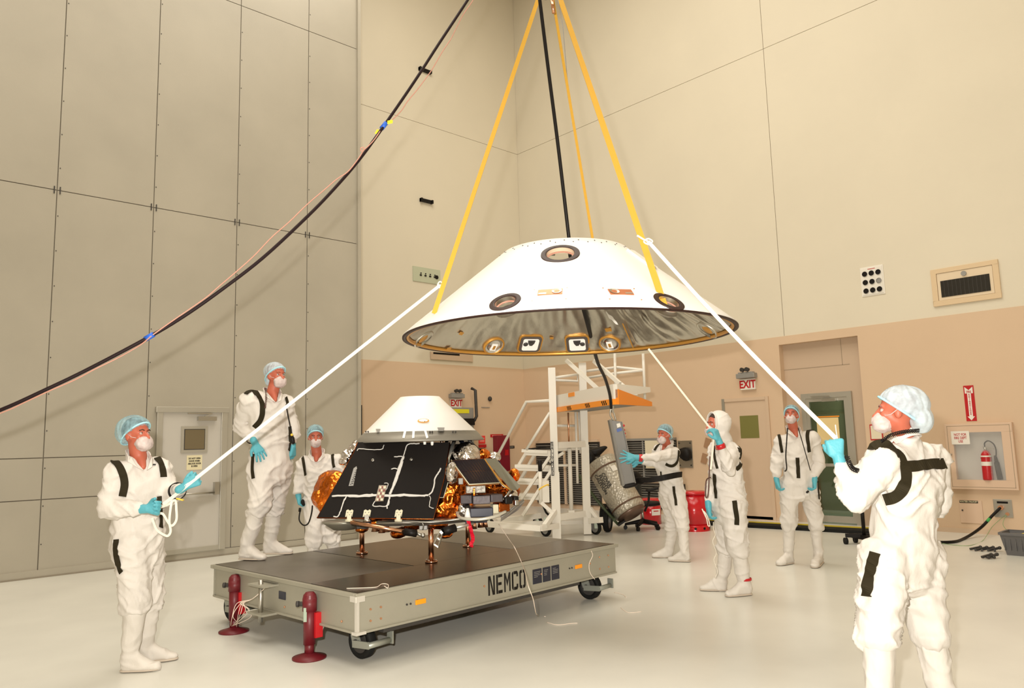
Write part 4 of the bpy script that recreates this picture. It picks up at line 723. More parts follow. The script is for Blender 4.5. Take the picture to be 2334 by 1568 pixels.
dc = obj('drop_cable', MB().tube(cat([at(1229, -10, 6.12), at(1250, 160, 6.12), at(1273, 340, 6.12), at(1297, 545, 6.15), at(1303, 600, 6.3), at(1345, 760, 7.2), at(1362, 825, 8.1), at(1379, 862, 8.9), at(1390, 900, 9.5), at(1393, 930, 9.72)], 8), [.0145]*36+[.019]*37), m_black); tag(dc, 'straight black cable dropping through the shell down to the grey case', 'cable')
# sagging crane cable
cp = [(1090, -40, 6.4), (1066, 0, 6.3), (1000, 100, 6.1), (945, 185, 5.95), (875, 287, 5.8), (818, 365, 5.65), (760, 432, 5.5), (700, 494, 5.35), (600, 587, 5.15), (500, 664, 5.0), (420, 720, 4.9), (340, 768, 4.8), (200, 842, 4.7), (100, 890, 4.62), (0, 935, 4.55), (-150, 990, 4.5)]
cpp = cat([at(*q) for q in cp], 5)
cc = obj('crane_cable', MB().tube(cpp, .0115, 9), mat('cable_dark', (.014, .005, .006), .55, spec=.25)); tag(cc, 'long dark cable sagging from top of the picture down to the left edge', 'cable')
m_blue = mat('blue_tape', (.02, .12, .6), .5)
for (x0, y0, x1, y1, t_) in ((881, 279, 869, 294, 5.8), (350, 762, 331, 773, 4.8)): obj('blue_tape', MB().cyl(at(x0, y0, t_), at(x1, y1, t_), .0175, n=10), m_blue, cc)
obj('yellow_tag', MB().obox(at(889, 278, 5.78), (R+U*.2)*.02, (U)*.013, F*.001), mat('tag_yellow', (.95, .75, .02), .5), cc); obj('yellow_tag', MB().obox(at(859, 300, 5.8), (R*.6+U)*.016, (U*.3-R)*.008, F*.001), MATS['tag_yellow'], cc)
pk = [(1090, -20, 6.35), (1076, 4, 6.3), (1062, 24, 6.27), (1052, 40, 6.25), (1038, 68, 6.2), (1027, 90, 6.15), (1012, 112, 6.1), (1000, 132, 6.07), (985, 158, 6.05), (968, 182, 6), (948, 208, 5.95), (928, 232, 5.92), (915, 252, 5.9), (893, 274, 5.85), (872, 292, 5.8), (850, 322, 5.72), (826, 344, 5.66), (822, 338, 5.66), (829, 336, 5.66), (826, 347, 5.66), (812, 368, 5.62), (792, 392, 5.57), (768, 408, 5.52), (740, 432, 5.46), (700, 466, 5.37), (660, 505, 5.28), (620, 540, 5.2), (580, 582, 5.12), (540, 618, 5.06), (500, 652, 5), (470, 678, 4.96), (430, 706, 4.9), (395, 730, 4.86), (350, 762, 4.8), (320, 786, 4.79), (270, 815, 4.75), (215, 842, 4.7), (170, 866, 4.67), (110, 892, 4.62), (50, 920, 4.58), (0, 942, 4.55), (-150, 992, 4.5)]
o = obj('pink_wire', MB().tube(cat([at(x, y, t_-.01) for x, y, t_ in pk], 4), .004, 6), mat('pink_wire', (.55, .27, .2), .45)); tag(o, 'thin twisted pinkish wire strung along the sagging dark cable', 'wire')
# tag lines
m_line = mat('white_webbing', (.86, .8, .68), .65)
def line(name, pts, w_, label, knot=None):
    o = obj(name, ribbon(MB(), pts, w_, .004, -F), m_line); tag(o, label, 'line')
    if knot: obj('knot', MB().tube(cat(knot, 5, True), .006, 6, closed=True), m_line, o)
    return o
k0 = at(1003, 650, 6.12)
tl1 = line('tag_line', [k0.lerp(at(423, 1109, 5.38), i/10) for i in range(11)]+[at(400, 1128, 5.38), at(372, 1150, 5.36)], .024, 'white tag line from the left strap down to the leftmost person\'s hands', [k0+RH*.0+Z*.03, k0+RH*.03, k0-Z*.02, k0-RH*.02])
obj('tail', ribbon(MB(), [k0, k0+RH*.03+Z*.0, k0+RH*.045-Z*.01], .012, .003, -F), m_line, tl1)
lp_ = cat([at(360, 1158, 5.34), at(383, 1150, 5.32), at(399, 1140, 5.32), at(402, 1160, 5.3), at(402, 1185, 5.3), at(392, 1198, 5.3), at(383, 1190, 5.3), at(372, 1172, 5.3), at(363, 1170, 5.3)], 5)
obj('loop', ribbon(MB(), lp_, .016, .003, -F), m_line, tl1)
lp_ = cat([at(392, 1140, 5.31), at(388, 1165, 5.29), at(386, 1190, 5.29), at(389, 1210, 5.29), at(383, 1221, 5.29), at(372, 1218, 5.29), at(358, 1208, 5.29), at(350, 1190, 5.29), at(347, 1180, 5.29)], 5)
obj('loop', ribbon(MB(), lp_, .016, .003, -F), m_line, tl1)
k1 = atp(1481, 578, -.3); e_ = at(1906, 1000, 4.27)
k1 = HP[2][0].lerp(atp(1264, -40), (690-580)/(690+40))-F*.02
pts = [k1.lerp(e_, i/14)-Z*.1*math.sin(math.pi*i/14)*.25 for i in range(15)]
tl2 = line('tag_line', pts, .024, 'white tag line from right strap down to the nearest person\'s raised hand', [k1+Z*.02, k1+RH*.03, k1-Z*.02, k1-RH*.03])
obj('tail', ribbon(MB(), [k1, k1-RH*.03+Z*.015, k1-RH*.075+Z*.045], .012, .003, -F), m_line, tl2)
obj('tail', MB().tube([at(1904, 968, 4.28), at(1906, 984, 4.28), at(1909, 1000, 4.27)], .003, 6), m_line, tl2)
e_ = at(1622, 980, 7.2); k2 = at(1478, 795, 6.9)
line('tag_line', [k2.lerp(e_, i/8) for i in range(9)], .018, 'white tag line from the shell\'s far side down to the hooded person')
# ------------------------------------------------------------------ lander on its three posts
def kr(me, amp, sc_, seed=0., ridg=True):
    nn_ = [v.normal.copy() for v in me.vertices]
    for v, n_ in zip(me.vertices, nn_):
        q = v.co*sc_+V((seed, seed, seed)); a_ = noise.noise(q); b_ = noise.noise(q*2.3+V((a_*2, 0, 5)))
        v.co += n_*amp*((1-3*abs(a_))*.6+(1-3*abs(b_))*.5 if ridg else a_*1.5+b_*.8)
m_kap = mat('orange_kapton', (.8, .2, .025), .2, 1, .6, 16, .3, 7, detail=5)
m_kap2 = mat('brown_kapton', (.42, .1, .02), .25, 1, .4, 16, .3, 7)
m_sfoil = mat('silver_wrap', (.75, .7, .66), .16, 1, .7, 22, .1, 6)
m_pblk = mat('solar_back_black', (.006, .004, .003), .6, 0, .02, 200, spec=.2)
m_pale = mat('pale_bracket', (.62, .58, .42), .5)
m_box = mat('box_greyviolet', (.085, .072, .078), .45, .3, .1, 30)
m_navy = mat('box_navy', (.02, .022, .04), .3)
m_wire = mat('white_harness', (.62, .6, .56), .5)
LT = 7.15; LB = at(955, 1100, LT); LCx = V((LB.x, LB.y, 0))
ld = thing('planetary_lander', V((LB.x, LB.y, ZT)), 'folded space lander with white cone top, black panel and orange foil', 'spacecraft')
def L(x, y, dt=0.): return at(x, y, LT+dt)
def zof(y, x=955): return at(x, y, LT).z
zr, zm, zt2 = zof(1002), zof(985), zof(905)
cc_ = V((at(958, 985, LT).x, at(958, 985, LT).y, 0))
obj('cone_cover', MB().lathe(cc_, [(.525, zm), (.2, zt2-.012), (.185, zt2+.003), (0, zt2+.005)], 56), m_shell, ld)
gr = obj('cone_skirt', MB().lathe(cc_, [(.5, zm-.03), (.528, zm+.002), (.596, zr-.005), (.596, zr-.018), (.5, zr-.02)], 56), mat('skirt_grey', (.27, .25, .21), .45, .4), ld)
obj('skirt_gap', MB().lathe(cc_, [(.58, zr-.02), (.0, zr-.02), (0, zr-.06), (.4, zr-.06)], 40), m_black, ld)
def cone_pt(x, y, o=.003):
    # point on the near side of the cone
    b = cone_pt.b; r_ = b.ray_cast(CAMP, ray(x, y).normalized()); return (r_[0]+r_[1]*(o if r_[1].dot(F) < 0 else -o), r_[1] if r_[1].dot(F) < 0 else -r_[1]) if r_[0] else (at(x, y, LT-.5), -F)
q = MB().lathe(cc_, [(.596, zr-.018), (.596, zr-.005), (.528, zm), (.2, zt2-.012)], 56); cone_pt.b = BVHTree.FromPolygons(q.v, q.f)
p, n_ = cone_pt(965, 960); tx = Z.cross(n_).normalized(); ty = n_.cross(tx)
mb = MB().prism([p+tx*.052*math.cos(k*.3927)+ty*.026*math.sin(k*.3927) for k in range(16)], n_*.004); o = obj('cone_window', mb, m_gtape, ld)
obj('window_pane', MB().prism([p+n_*.004+tx*(.038*math.cos(k*.3927))+ty*.017*math.sin(k*.3927) for k in range(16)], n_*.003), m_sfoil, o)
for x0, x1, y0, y1 in ((858, 868, 980, 986), (996, 1012, 977, 985)):
    mb = MB(); a_, b_, c_, d_ = cone_pt(x0, y0, .012)[0], cone_pt(x1, y0, .012)[0], cone_pt(x1-2, y1, .015)[0], cone_pt(x0+3, y1, .015)[0]; obj('skirt_bracket', mb.prism([a_, b_, c_, d_], F*.02), m_grey, ld)
for xa, xb in ((924, 920), (943, 942), (969, 974)):
    pa_, pb_ = cone_pt(xa, 982, .005)[0], cone_pt(xb, 999, .006)[0]; obj('white_strap', ribbon(MB(), [pa_, pb_], .02, .004, -F), m_ring, ld)
for x in (835, 840, 980, 985, 1032, 1038): obj('bolt', MB().ball(cone_pt(x, 985, .006)[0], .008, n=8), m_dgrey, ld)
# dark core under the cone and foil body
cor = V((LB.x, LB.y, 0))
obj('core_body', MB().lathe(cor, [(0, zr-.05), (.42, zr-.05), (.46, zr-.2), (.55, 1.1), (.5, .98), (0, .98)], 8, smooth=False), m_pblk, ld)
for x0, y0, d0, x1, y1, d1, r_, m in ((1037, 1001, -.1, 1019, 1050, -.45, .018, m_alu), (1050, 1003, -.1, 1075, 1040, -.2, .02, m_navy), (1068, 1003, -.2, 1112, 1045, -.1, .012, m_dgrey), (1020, 1003, 0, 990, 1060, -.2, .015, m_dgrey), (880, 1003, 0, 840, 1010, -.3, .015, m_steel)):
    obj('strut', MB().cyl(L(x0, y0, d0), L(x1, y1, d1), r_, n=12), m, ld)
def foilblob(name, parts, m=m_kap, vox=.014, amp=.014, sc_=9., sd=0.):
    mb = MB()
    for g_ in parts: mb.hull(g_)
    return remesh(mb, name, m, ld, vox, 1, lambda me: kr(me, amp, sc_, sd))
def oct_(r_, z, c=cor, n=8, off=.39): return [c+V((math.cos(off+k*2*math.pi/n)*r_, math.sin(off+k*2*math.pi/n)*r_, z)) for k in range(n)]
foilblob('foil_body', [oct_(.5, .93)+oct_(.56, 1.0)+oct_(.5, 1.14)+oct_(.4, 1.25)], m_kap, .016, .02, 7)
foilblob('foil_body', [sph(L(1030, 1110, -.42), (.14, .14, .13))+sph(L(1012, 1160, -.5), (.12, .1, .07)), sph(L(1062, 1090, -.3), (.2, .12, .1)), sph(L(1120, 1108, -.25), (.22, .15, .07))+sph(L(1160, 1120, -.1), (.08, .12, .06)), sph(L(1000, 1165, -.5), (.1, .08, .05))+sph(L(1050, 1176, -.45), (.1, .08, .03))], m_kap, .011, .018, 10, 3.)
foilblob('foil_bulge', [sph(L(757, 1105, .0), (.12, .2, .14))+sph(L(742, 1135, -.05), (.1, .2, .1)), sph(L(724, 1128, -.1), (.05, .06, .05))+sph(L(738, 1155, -.15), (.05, .06, .05))], m_kap, .011, .01, 9, 6.)
foilblob('foil_edge', [sph(L(812, 1012, -.1), (.03, .05, .03))+sph(L(783, 1052, -.15), (.03, .06, .03)), sph(L(790, 1035, -.12), (.04, .04, .04))], m_sfoil, .009, .012, 18)
# base ring plate
obj('base_plate', MB().lathe(cor, [(0, .86), (.62, .86), (.66, .875), (.66, .9), (.62, .91), (0, .91)], 48), mat('base_grey', (.3, .27, .24), .3, .7), ld)
obj('base_rim', MB().tube([cor+V((math.cos(k*.1309)*.66, math.sin(k*.1309)*.66, .893)) for k in range(48)], .017, 8, closed=True), m_steel, ld)
# front panel, black back of a solar array
BLp, BRp, TRp = L(722, 1180, -.72), L(988, 1183, -.78), L(1024, 1008, -.42)
pn = (BRp-BLp).cross(TRp-BLp).normalized(); pn = pn if pn.dot(F) < 0 else -pn
def PP(x, y, o=.0): return onp(x, y, BLp+pn*o, pn)
pan = obj('array_panel', MB().prism([PP(722, 1180), PP(988, 1183), PP(1013, 1090), PP(1026, 1008), PP(815, 1008), PP(806, 1031)], -pn*.02), m_pblk, ld)
obj('panel_edge', MB().tube([PP(722, 1180, .0), PP(988, 1183, .0), PP(1013, 1090, 0), PP(1025, 1010, 0)], .004, 6).tube([PP(722, 1181), PP(806, 1031), PP(815, 1008)], .003, 5), m_kap2, pan)
ep = [PP(1000, 1133, -.03), PP(1010, 1133, -.03), PP(1026, 1080, -.03), PP(1019, 1040, -.03), PP(1012, 1040, -.03)]
obj('array_panel', MB().prism([PP(985, 1136, -.035), PP(1011, 1134, -.035), PP(1027, 1080, -.035), PP(1021, 1042, -.035), PP(1000, 1035, -.035)], -pn*.015), m_pblk, ld)
obj('panel_edge', MB().tube([PP(1002, 1134, -.03), PP(1011, 1134, -.03), PP(1027, 1080, -.03), PP(1023, 1065, -.03), PP(1024, 1044, -.03), PP(1014, 1043, -.03)], .0035, 5), m_pale, ld)
def hw(pts, r_=.0045, sq=1):
    P = cat([PP(x, y, .006) for x, y in pts], 4); P = [p+RH*random.uniform(-.002, .002)+Z*random.uniform(-.003, .003) for p in P]; return obj('harness_wire', MB().tube(P, r_, 6), m_wire, pan)
c3 = lambda *a: [(680+x/3.734, 880+y/3.734) for x, y in a]
hw(c3((285, 935), (400, 932), (520, 935), (600, 925), (660, 925), (780, 928), (900, 925), (1050, 932), (1110, 928)), .0085)
hw(c3((400, 935), (500, 942), (640, 935), (780, 938), (900, 933), (1080, 935)), .006)
hw(c3((1110, 928), (1140, 890), (1155, 840), (1165, 780), (1195, 735), (1212, 698)), .007)
hw(c3((780, 920), (800, 870), (830, 790), (850, 720), (880, 640), (895, 600)), .012); hw(c3((800, 880), (835, 800), (862, 720), (890, 640)), .008)
hw(c3((895, 600), (910, 540), (930, 500), (970, 490), (1030, 490)), .005); hw(c3((815, 600), (870, 598), (900, 610)), .005); hw(c3((790, 705), (835, 702), (855, 725)), .005)
hw(c3((500, 548), (520, 535), (600, 540), (690, 538), (720, 530), (728, 502)), .004); hw(c3((300, 1110), (335, 1112), (360, 1060), (385, 980), (410, 940)), .0055); hw(c3((410, 940), (385, 990), (360, 1055)), .004)
hw(c3((1115, 935), (1125, 955), (1115, 1020), (1130, 1035), (1150, 1040)), .0035); hw(c3((730, 828), (765, 828), (755, 870), (735, 895)), .0035); hw(c3((660, 975), (635, 1010), (650, 1022), (740, 1022), (770, 1000), (775, 935)), .0045); hw(c3((755, 1045), (760, 1000), (780, 945)), .006)
cb = c3((690, 850), (755, 850), (725, 980), (655, 985)); co_ = obj('connector_block', MB().prism([PP(x, y, .002) for x, y in cb], pn*.018), mat('connector_tan', (.35, .28, .22), .5), pan)
for i in range(5):
    for j in range(3):
        x = 697-6.8*i*.9+17*j*.95; y = 862+26*i; X, Y = 680+x/3.734, 880+y/3.734; obj('plug', MB().obox(PP(X+1.5, Y, .023), RH*.011, Z*.009, pn*.003), mat('plug_brown', (.2, .05, .03), .5) if (i+j) % 2 else m_pale, co_)
for X_, Y_ in ((634, 630), (962, 622)): x, y = 680+X_/3.734, 880+Y_/3.734; obj('washer', MB().lathe(PP(x, y, .001), [(.006, .006), (.014, .006), (.014, 0), (.006, 0)], 16, pn), m_steel, pan)
tp = c3((428, 850), (468, 848), (500, 700), (495, 682), (470, 700)); obj('tape_label', MB().prism([PP(x, y, .001) for x, y in tp], pn*.001), m_grey, pan)
mb = MB()
for k in range(7): a_ = c3((440+k*8, 838-k*20), (466+k*7, 834-k*20)); mb.tube([PP(*a_[0], .003), PP(a_[1][0], a_[1][1]-3, .003), PP(a_[1][0]-1, a_[1][1], .003)], .0025, 4)
o = obj('scrawl', mb, m_black, pan); o['kind'] = 'stuff'
for X_ in (430, 580, 850):
    q = [(X_-30, 1115), (X_-20, 1060), (X_-5, 1052), (X_+12, 1062), (X_+28, 1052), (X_+40, 1060), (X_+30, 1112), (X_+12, 1100)]
    o = obj('hinge_plate', MB().prism([PP(x, y, .001) for x, y in c3(*q)], pn*.008), m_pale, pan)
    for dx, dy in ((-10, 1075), (20, 1075), (5, 1095), (25, 1098), (-16, 1100)): x, y = c3((X_+dx, dy))[0]; obj('screw', MB().cyl(PP(x, y, .009), PP(x, y, .012), .004, n=6), m_dgrey, o)
    x, y = c3((X_+2, 1100))[0]; obj('hinge_arm', MB().beam(PP(x, y, .004), PP(x, y+11, -.0), .035, .02).cyl(PP(x-8, y+12, .0), PP(x+8, y+12, .0), .012, n=10), m_pale if X_ != 580 else m_steel, ld)
# second array with cells, third panel
T1, T2, T3, T4_ = L(1028, 1049, -.55), L(1102, 1045, -.35), L(1139, 1101, -.6), L(1069, 1105, -.8)
sn = (T2-T1).cross(T4_-T1).normalized(); sn = sn if sn.dot(F) < 0 else -sn
def SPt(u, v, o=0.): return (T1.lerp(T2, u)).lerp(T4_.lerp(T3, u), v)+sn*o
sp = obj('array_panel', MB().prism([T1, T2, T3, T4_], -sn*.015), mat('kapton_edge', (.35, .14, .04), .4, .4), ld)
m_cell = mat('solar_cell', (.008, .004, .01), .4, 0, spec=.3)
for k in range(12):
    for j in range(2): a0_, a1_ = (k+.06)/12, (k+.94)/12; b0_, b1_ = .02+.485*j, .02+.485*j+.475; obj('solar_cell', MB().prism([SPt(a0_, b0_, .001), SPt(a1_, b0_, .001), SPt(a1_, b1_, .001), SPt(a0_, b1_, .001)], sn*.003), m_cell, sp)
obj('panel_edge', MB().tube([T1+sn*.004, T4_+sn*.004, T3+sn*.004], .005, 6), m_pale, sp)
obj('array_panel', MB().prism([L(1104, 1045, -.3), L(1130, 1045, -.2), L(1186, 1108, -.35), L(1180, 1116, -.38), L(1166, 1118, -.5)], FH*.015), mat('olive_panel', (.2, .19, .14), .45, .2), ld)
obj('panel_edge', MB().tube([L(1104, 1046, -.32), L(1112, 1058, -.34), L(1145, 1103, -.5), L(1166, 1119, -.52)], .009, 6), MATS['amber_tape'], ld); obj('panel_edge', MB().tube([L(1102, 1048, -.37), L(1142, 1104, -.58), L(1152, 1112, -.6)], .004, 6), m_steel, ld)
obj('array_panel', MB().prism([L(1118, 1028, .0), L(1136, 1045, -.02), L(1146, 1066, -.05), L(1128, 1045, .0)], FH*.02), m_navy, ld)
# tanks, boxes and instruments on the right
def sfo(name, c, r_, m=m_sfoil, amp=.006): return remesh(MB().hull(sph(c, r_)), name, m, ld, .009, 1, lambda me: kr(me, amp, 22))
sfo('silver_dome', L(1062, 1040, -.3), (.13, .13, .13)); sfo('silver_dome', L(1030, 1078, -.6), (.06, .05, .1)); sfo('silver_tank', L(1056, 1163, -.55), (.075, .075, .08)); sfo('silver_tank', L(1125, 1042, -.05), (.07, .07, .05)); sfo('foil_lump', L(1098, 1036, -.1), (.08, .08, .06), m_kap); sfo('foil_lump', L(1172, 1084, .05), (.05, .06, .07), m_kap); sfo('foil_lump', L(1165, 1128, -.3), (.06, .06, .06), m_sfoil); sfo('foil_lump', L(1170, 1122, -.2), (.05, .06, .06), m_kap2)
def pbox(name, x0, y0, x1, y1, dt, dp, m, yaw=0., bev=.006):
    c = L((x0+x1)/2, (y0+y1)/2, dt); s_ = (LT+dt)/FPX; e = RH*math.cos(yaw)+FH*math.sin(yaw); f = Z.cross(e)
    return obj(name, MB().obox(c+f*dp/2, e*abs(x1-x0)/2*s_, Z*abs(y1-y0)/2*s_, f*dp/2), m, ld, bevel=bev)
pbox('instrument_box', 1062, 1107, 1107, 1124, -.72, .15, mat('box_silver', (.2, .185, .16), .42, .5, .3, 40), .1); pbox('instrument_box', 1049, 1129, 1075, 1148, -.7, .15, m_box, -.2); pbox('instrument_box', 1078, 1130, 1118, 1149, -.72, .15, m_box, .15); pbox('instrument_box', 1119, 1127, 1147, 1144, -.68, .15, m_box, .35)
pbox('instrument_box', 1072, 1158, 1124, 1178, -.72, .18, m_navy, .12); pbox('instrument_box', 1124, 1150, 1137, 1170, -.68, .1, m_pale, .3); pbox('instrument_box', 1136, 1146, 1164, 1166, -.6, .12, m_kap2, .5); pbox('camera_unit', 1151, 1133, 1170, 1149, -.62, .12, m_black, .4, .012); pbox('camera_unit', 1171, 1131, 1184, 1143, -.45, .1, m_black, .4, .012); pbox('camera_unit', 1174, 1140, 1183, 1152, -.5, .06, m_steel, .4); pbox('instrument_box', 1046, 1090, 1056, 1104, -.78, .04, m_grey, .3); pbox('cable_clamp', 1078, 1112, 1083, 1130, -.75, .02, m_kap, 0)
obj('heat_fin', MB().prism([L(1193, 1139, -.2), L(1196, 1143, -.2), L(1182, 1162, -.35), L(1141, 1189, -.55), L(1142, 1178, -.55)], FH*.012), mat('fin_grey', (.3, .27, .24), .4, .4), ld); obj('fin_edge', MB().tube([L(1193, 1139, -.21), L(1142, 1178, -.56)], .008, 6), m_grey, ld)
obj('white_pipe', MB().tube(cat([L(1042, 1168, -.6), L(1050, 1180, -.72), L(1085, 1184, -.8), L(1125, 1178, -.78), L(1152, 1166, -.65)], 6), .014, 8), mat('pipe_white', (.6, .57, .48), .35, .3), ld)
obj('antenna_arm', MB().tube([L(1164, 1117, -.55), L(1146, 1139, -.6)], .009, 7), m_steel, ld)
obj('pipe_run', MB().tube(cat([L(880, 1190, -.6), L(920, 1188, -.7), L(980, 1190, -.75), L(1025, 1186, -.7), L(1052, 1182, -.7)], 6), .009, 7), m_alu, ld)
obj('pipe_run', MB().tube(cat([L(905, 1196, -.65), L(930, 1198, -.7), L(962, 1192, -.72), L(963, 1208, -.72)], 5), .004, 6), m_steel, ld)
# underside
for x, y, dt, r_ in ((855, 1202, -.5, .035), (870, 1205, -.5, .032), (882, 1203, -.5, .03), (1080, 1196, -.4, .03), (1095, 1193, -.35, .028), (1105, 1192, -.3, .03)): obj('thruster_nozzle', MB().lathe(L(x, y, dt), [(.012, .05), (.018, .02), (r_, -.035), (r_-.006, -.035), (.01, .03)], 16), m_copper, ld)
obj('foil_canister', MB().cyl(L(846, 1190, -.62), L(870, 1190, -.6), .03, n=18), m_kap, ld); obj('canister_end', MB().cyl(L(834, 1190, -.63), L(846, 1190, -.62), .028, n=18), m_navy, ld)
foilblob('foil_pod', [sph(L(907, 1215, -.4), (.07, .07, .045))+sph(L(925, 1208, -.3), (.06, .05, .03))], m_kap, .009, .008, 14); foilblob('foil_pod', [sph(L(1015, 1222, -.4), (.05, .05, .02))+sph(L(1028, 1212, -.35), (.02, .03, .02))], m_kap, .008, .006, 14); foilblob('foil_pod', [sph(L(942, 1195, -.45), (.09, .06, .05)), sph(L(825, 1206, -.4), (.06, .05, .03))], m_kap, .009, .008, 14, 2.); foilblob('foil_pod', [sph(L(1000, 1195, -.5), (.1, .06, .04))], m_kap, .009, .008, 14, 5.)
pbox('instrument_box', 955, 1190, 974, 1208, -.55, .08, m_grey, 0); pbox('instrument_box', 1060, 1184, 1110, 1192, -.5, .2, m_navy, 0); pbox('instrument_box', 812, 1192, 838, 1206, -.45, .1, m_dgrey, 0)
obj('heat_dish', MB().lathe(V((*L(785, 1190, -.25).xy, L(785, 1196, -.25).z)), [(0, -.05), (.1, -.04), (.19, .02), (.2, .035), (.0, .035)], 28), mat('dish_olive', (.3, .28, .22), .35, .5), ld)
obj('leg_strut', MB().cyl(L(800, 1190, -.75), L(922, 1212, -.85), .018, n=16), m_copper, ld); obj('leg_sleeve', MB().cyl(L(922, 1212, -.85), L(949, 1216, -.87), .03, n=16), m_black, ld); obj('leg_tip', MB().cyl(L(949, 1216, -.87), L(962, 1220, -.88), .012, n=10).ball(L(964, 1220, -.88), .02), m_steel, ld)
obj('leg_strut', MB().cyl(L(1038, 1203, -.8), L(1078, 1193, -.7), .014, n=14), m_alu, ld); obj('leg_sleeve', MB().cyl(L(1010, 1212, -.85), L(1038, 1203, -.8), .034, .034, n=16).cyl(L(1010, 1212, -.85), L(1006, 1214, -.85), .034, .02, n=16), m_black, ld)
mb = MB(); a_, b_, c_, d_ = L(1008, 1216, -.88), L(1003, 1210, -.88), L(989, 1240, -.88), L(999, 1247, -.88); mb.beam(b_, c_, .012).beam(c_, d_, .012).beam(d_, a_, .012).beam(a_, b_, .03, .02).beam(L(997, 1226, -.88), L(1002, 1230, -.88), .01); obj('silver_bracket', mb, m_steel, ld)
rb = cat([L(1065, 1180, -.72), L(1070, 1195, -.74), L(1074, 1210, -.72), L(1078, 1228, -.73), L(1074, 1240, -.73), L(1075, 1247, -.72)], 6); obj('red_streamer', ribbon(MB(), rb, .032, .004, [-F+R*.7*math.sin(i*.8) for i in range(len(rb))]), mat('streamer_red', (.6, .0, .02), .5), ld); obj('streamer_fitting', MB().cyl(L(1066, 1158, -.7), L(1066, 1180, -.72), .012, .03, n=12), m_ring, ld)
for x, y in ((825, 1262), (983, 1282), (1067, 1246)):
    g = onz(x, y, ZT); tp_ = .88; o = obj('support_post', MB().cyl(g+Z*.018, V((g.x, g.y, tp_)), .024, n=20), m_copper, ld); obj('post_foot', MB().lathe(g, [(0, .001), (.055, .001), (.055, .018), (0, .018)], 24), m_copper, o)
    for k in range(4): e = V((math.cos(k*1.571+.5), math.sin(k*1.571+.5), 0))*.047; obj('foot_bolt', MB().cyl(g+e+Z*.018, g+e+Z*.032, .005, n=6), m_steel, o)
    obj('post_head', MB().cyl(V((g.x, g.y, tp_-.07)), V((g.x, g.y, tp_)), .045 if x != 983 else .03, n=16), m_kap2 if x != 983 else m_copper, o)
# small fittings hanging under the skirt
for x, y, m in ((822, 1006, m_copper), (836, 1006, m_sfoil), (850, 1007, m_kap2), (862, 1006, m_sfoil), (968, 1004, m_ring), (985, 1006, m_ring), (1007, 1008, m_copper), (1072, 1010, m_sfoil), (1065, 1014, m_copper)):
    c = at(x, y, LT-.5+.4*abs(x-955)/140); obj('fitting', MB().cyl(c+Z*.03, c-Z*.035, .018, .012, n=10), m, ld)
# ------------------------------------------------------------------ people in clean-room suits
def clothmat(name, c, tr=0.):
    return mat(name, c, .6, 0, .6, 10, .04, 5, detail=5, stretch=(1, 1, .5), spec=.25)
m_suit = clothmat('suit_white', (.70, .655, .60)); m_boot = clothmat('boot_white', (.68, .635, .575))
m_skin = mat('skin', (.5, .125, .07), .5, sub=.1); m_hairs = {}
def film(name, c, lo, hi, sc_=22):
    m = mat(name, c, .6, 0, .25, 28, .05, 25); nt = m.node_tree; b = nt.nodes['Principled BSDF']; n = nt.nodes.new('ShaderNodeTexNoise'); n.inputs['Scale'].default_value = sc_; n.inputs['Detail'].default_value = 2
    tc = nt.nodes.new('ShaderNodeTexCoord'); nt.links.new(tc.outputs['Object'], n.inputs[0]); r = nt.nodes.new('ShaderNodeMapRange'); r.inputs[1].default_value = .35; r.inputs[2].default_value = .65; r.inputs[3].default_value = lo; r.inputs[4].default_value = hi
    nt.links.new(n.outputs[0], r.inputs[0]); nt.links.new(r.outputs[0], b.inputs['Alpha']); return m
m_cap = film('cap_film', (.36, .6, .68), .32, .58); m_capw = film('cap_film_pale', (.6, .7, .76), .5, .75); m_mask = film('mask_film', (.68, .57, .54), .72, .97)
m_capb = mat('cap_band', (.4, .75, .85), .6); m_glove = mat('glove_cyan', (.09, .39, .47), .5, 0, .15, 70); m_strap = mat('harness_olive', (.026, .02, .009), .75, spec=.15)
m_eye = mat('eye_white', (.5, .38, .34), .5); m_iris = mat('iris_dark', (.03, .015, .01), .2)
def dirv(a, b, c): return (RH*a+Z*b+FH*c).normalized()
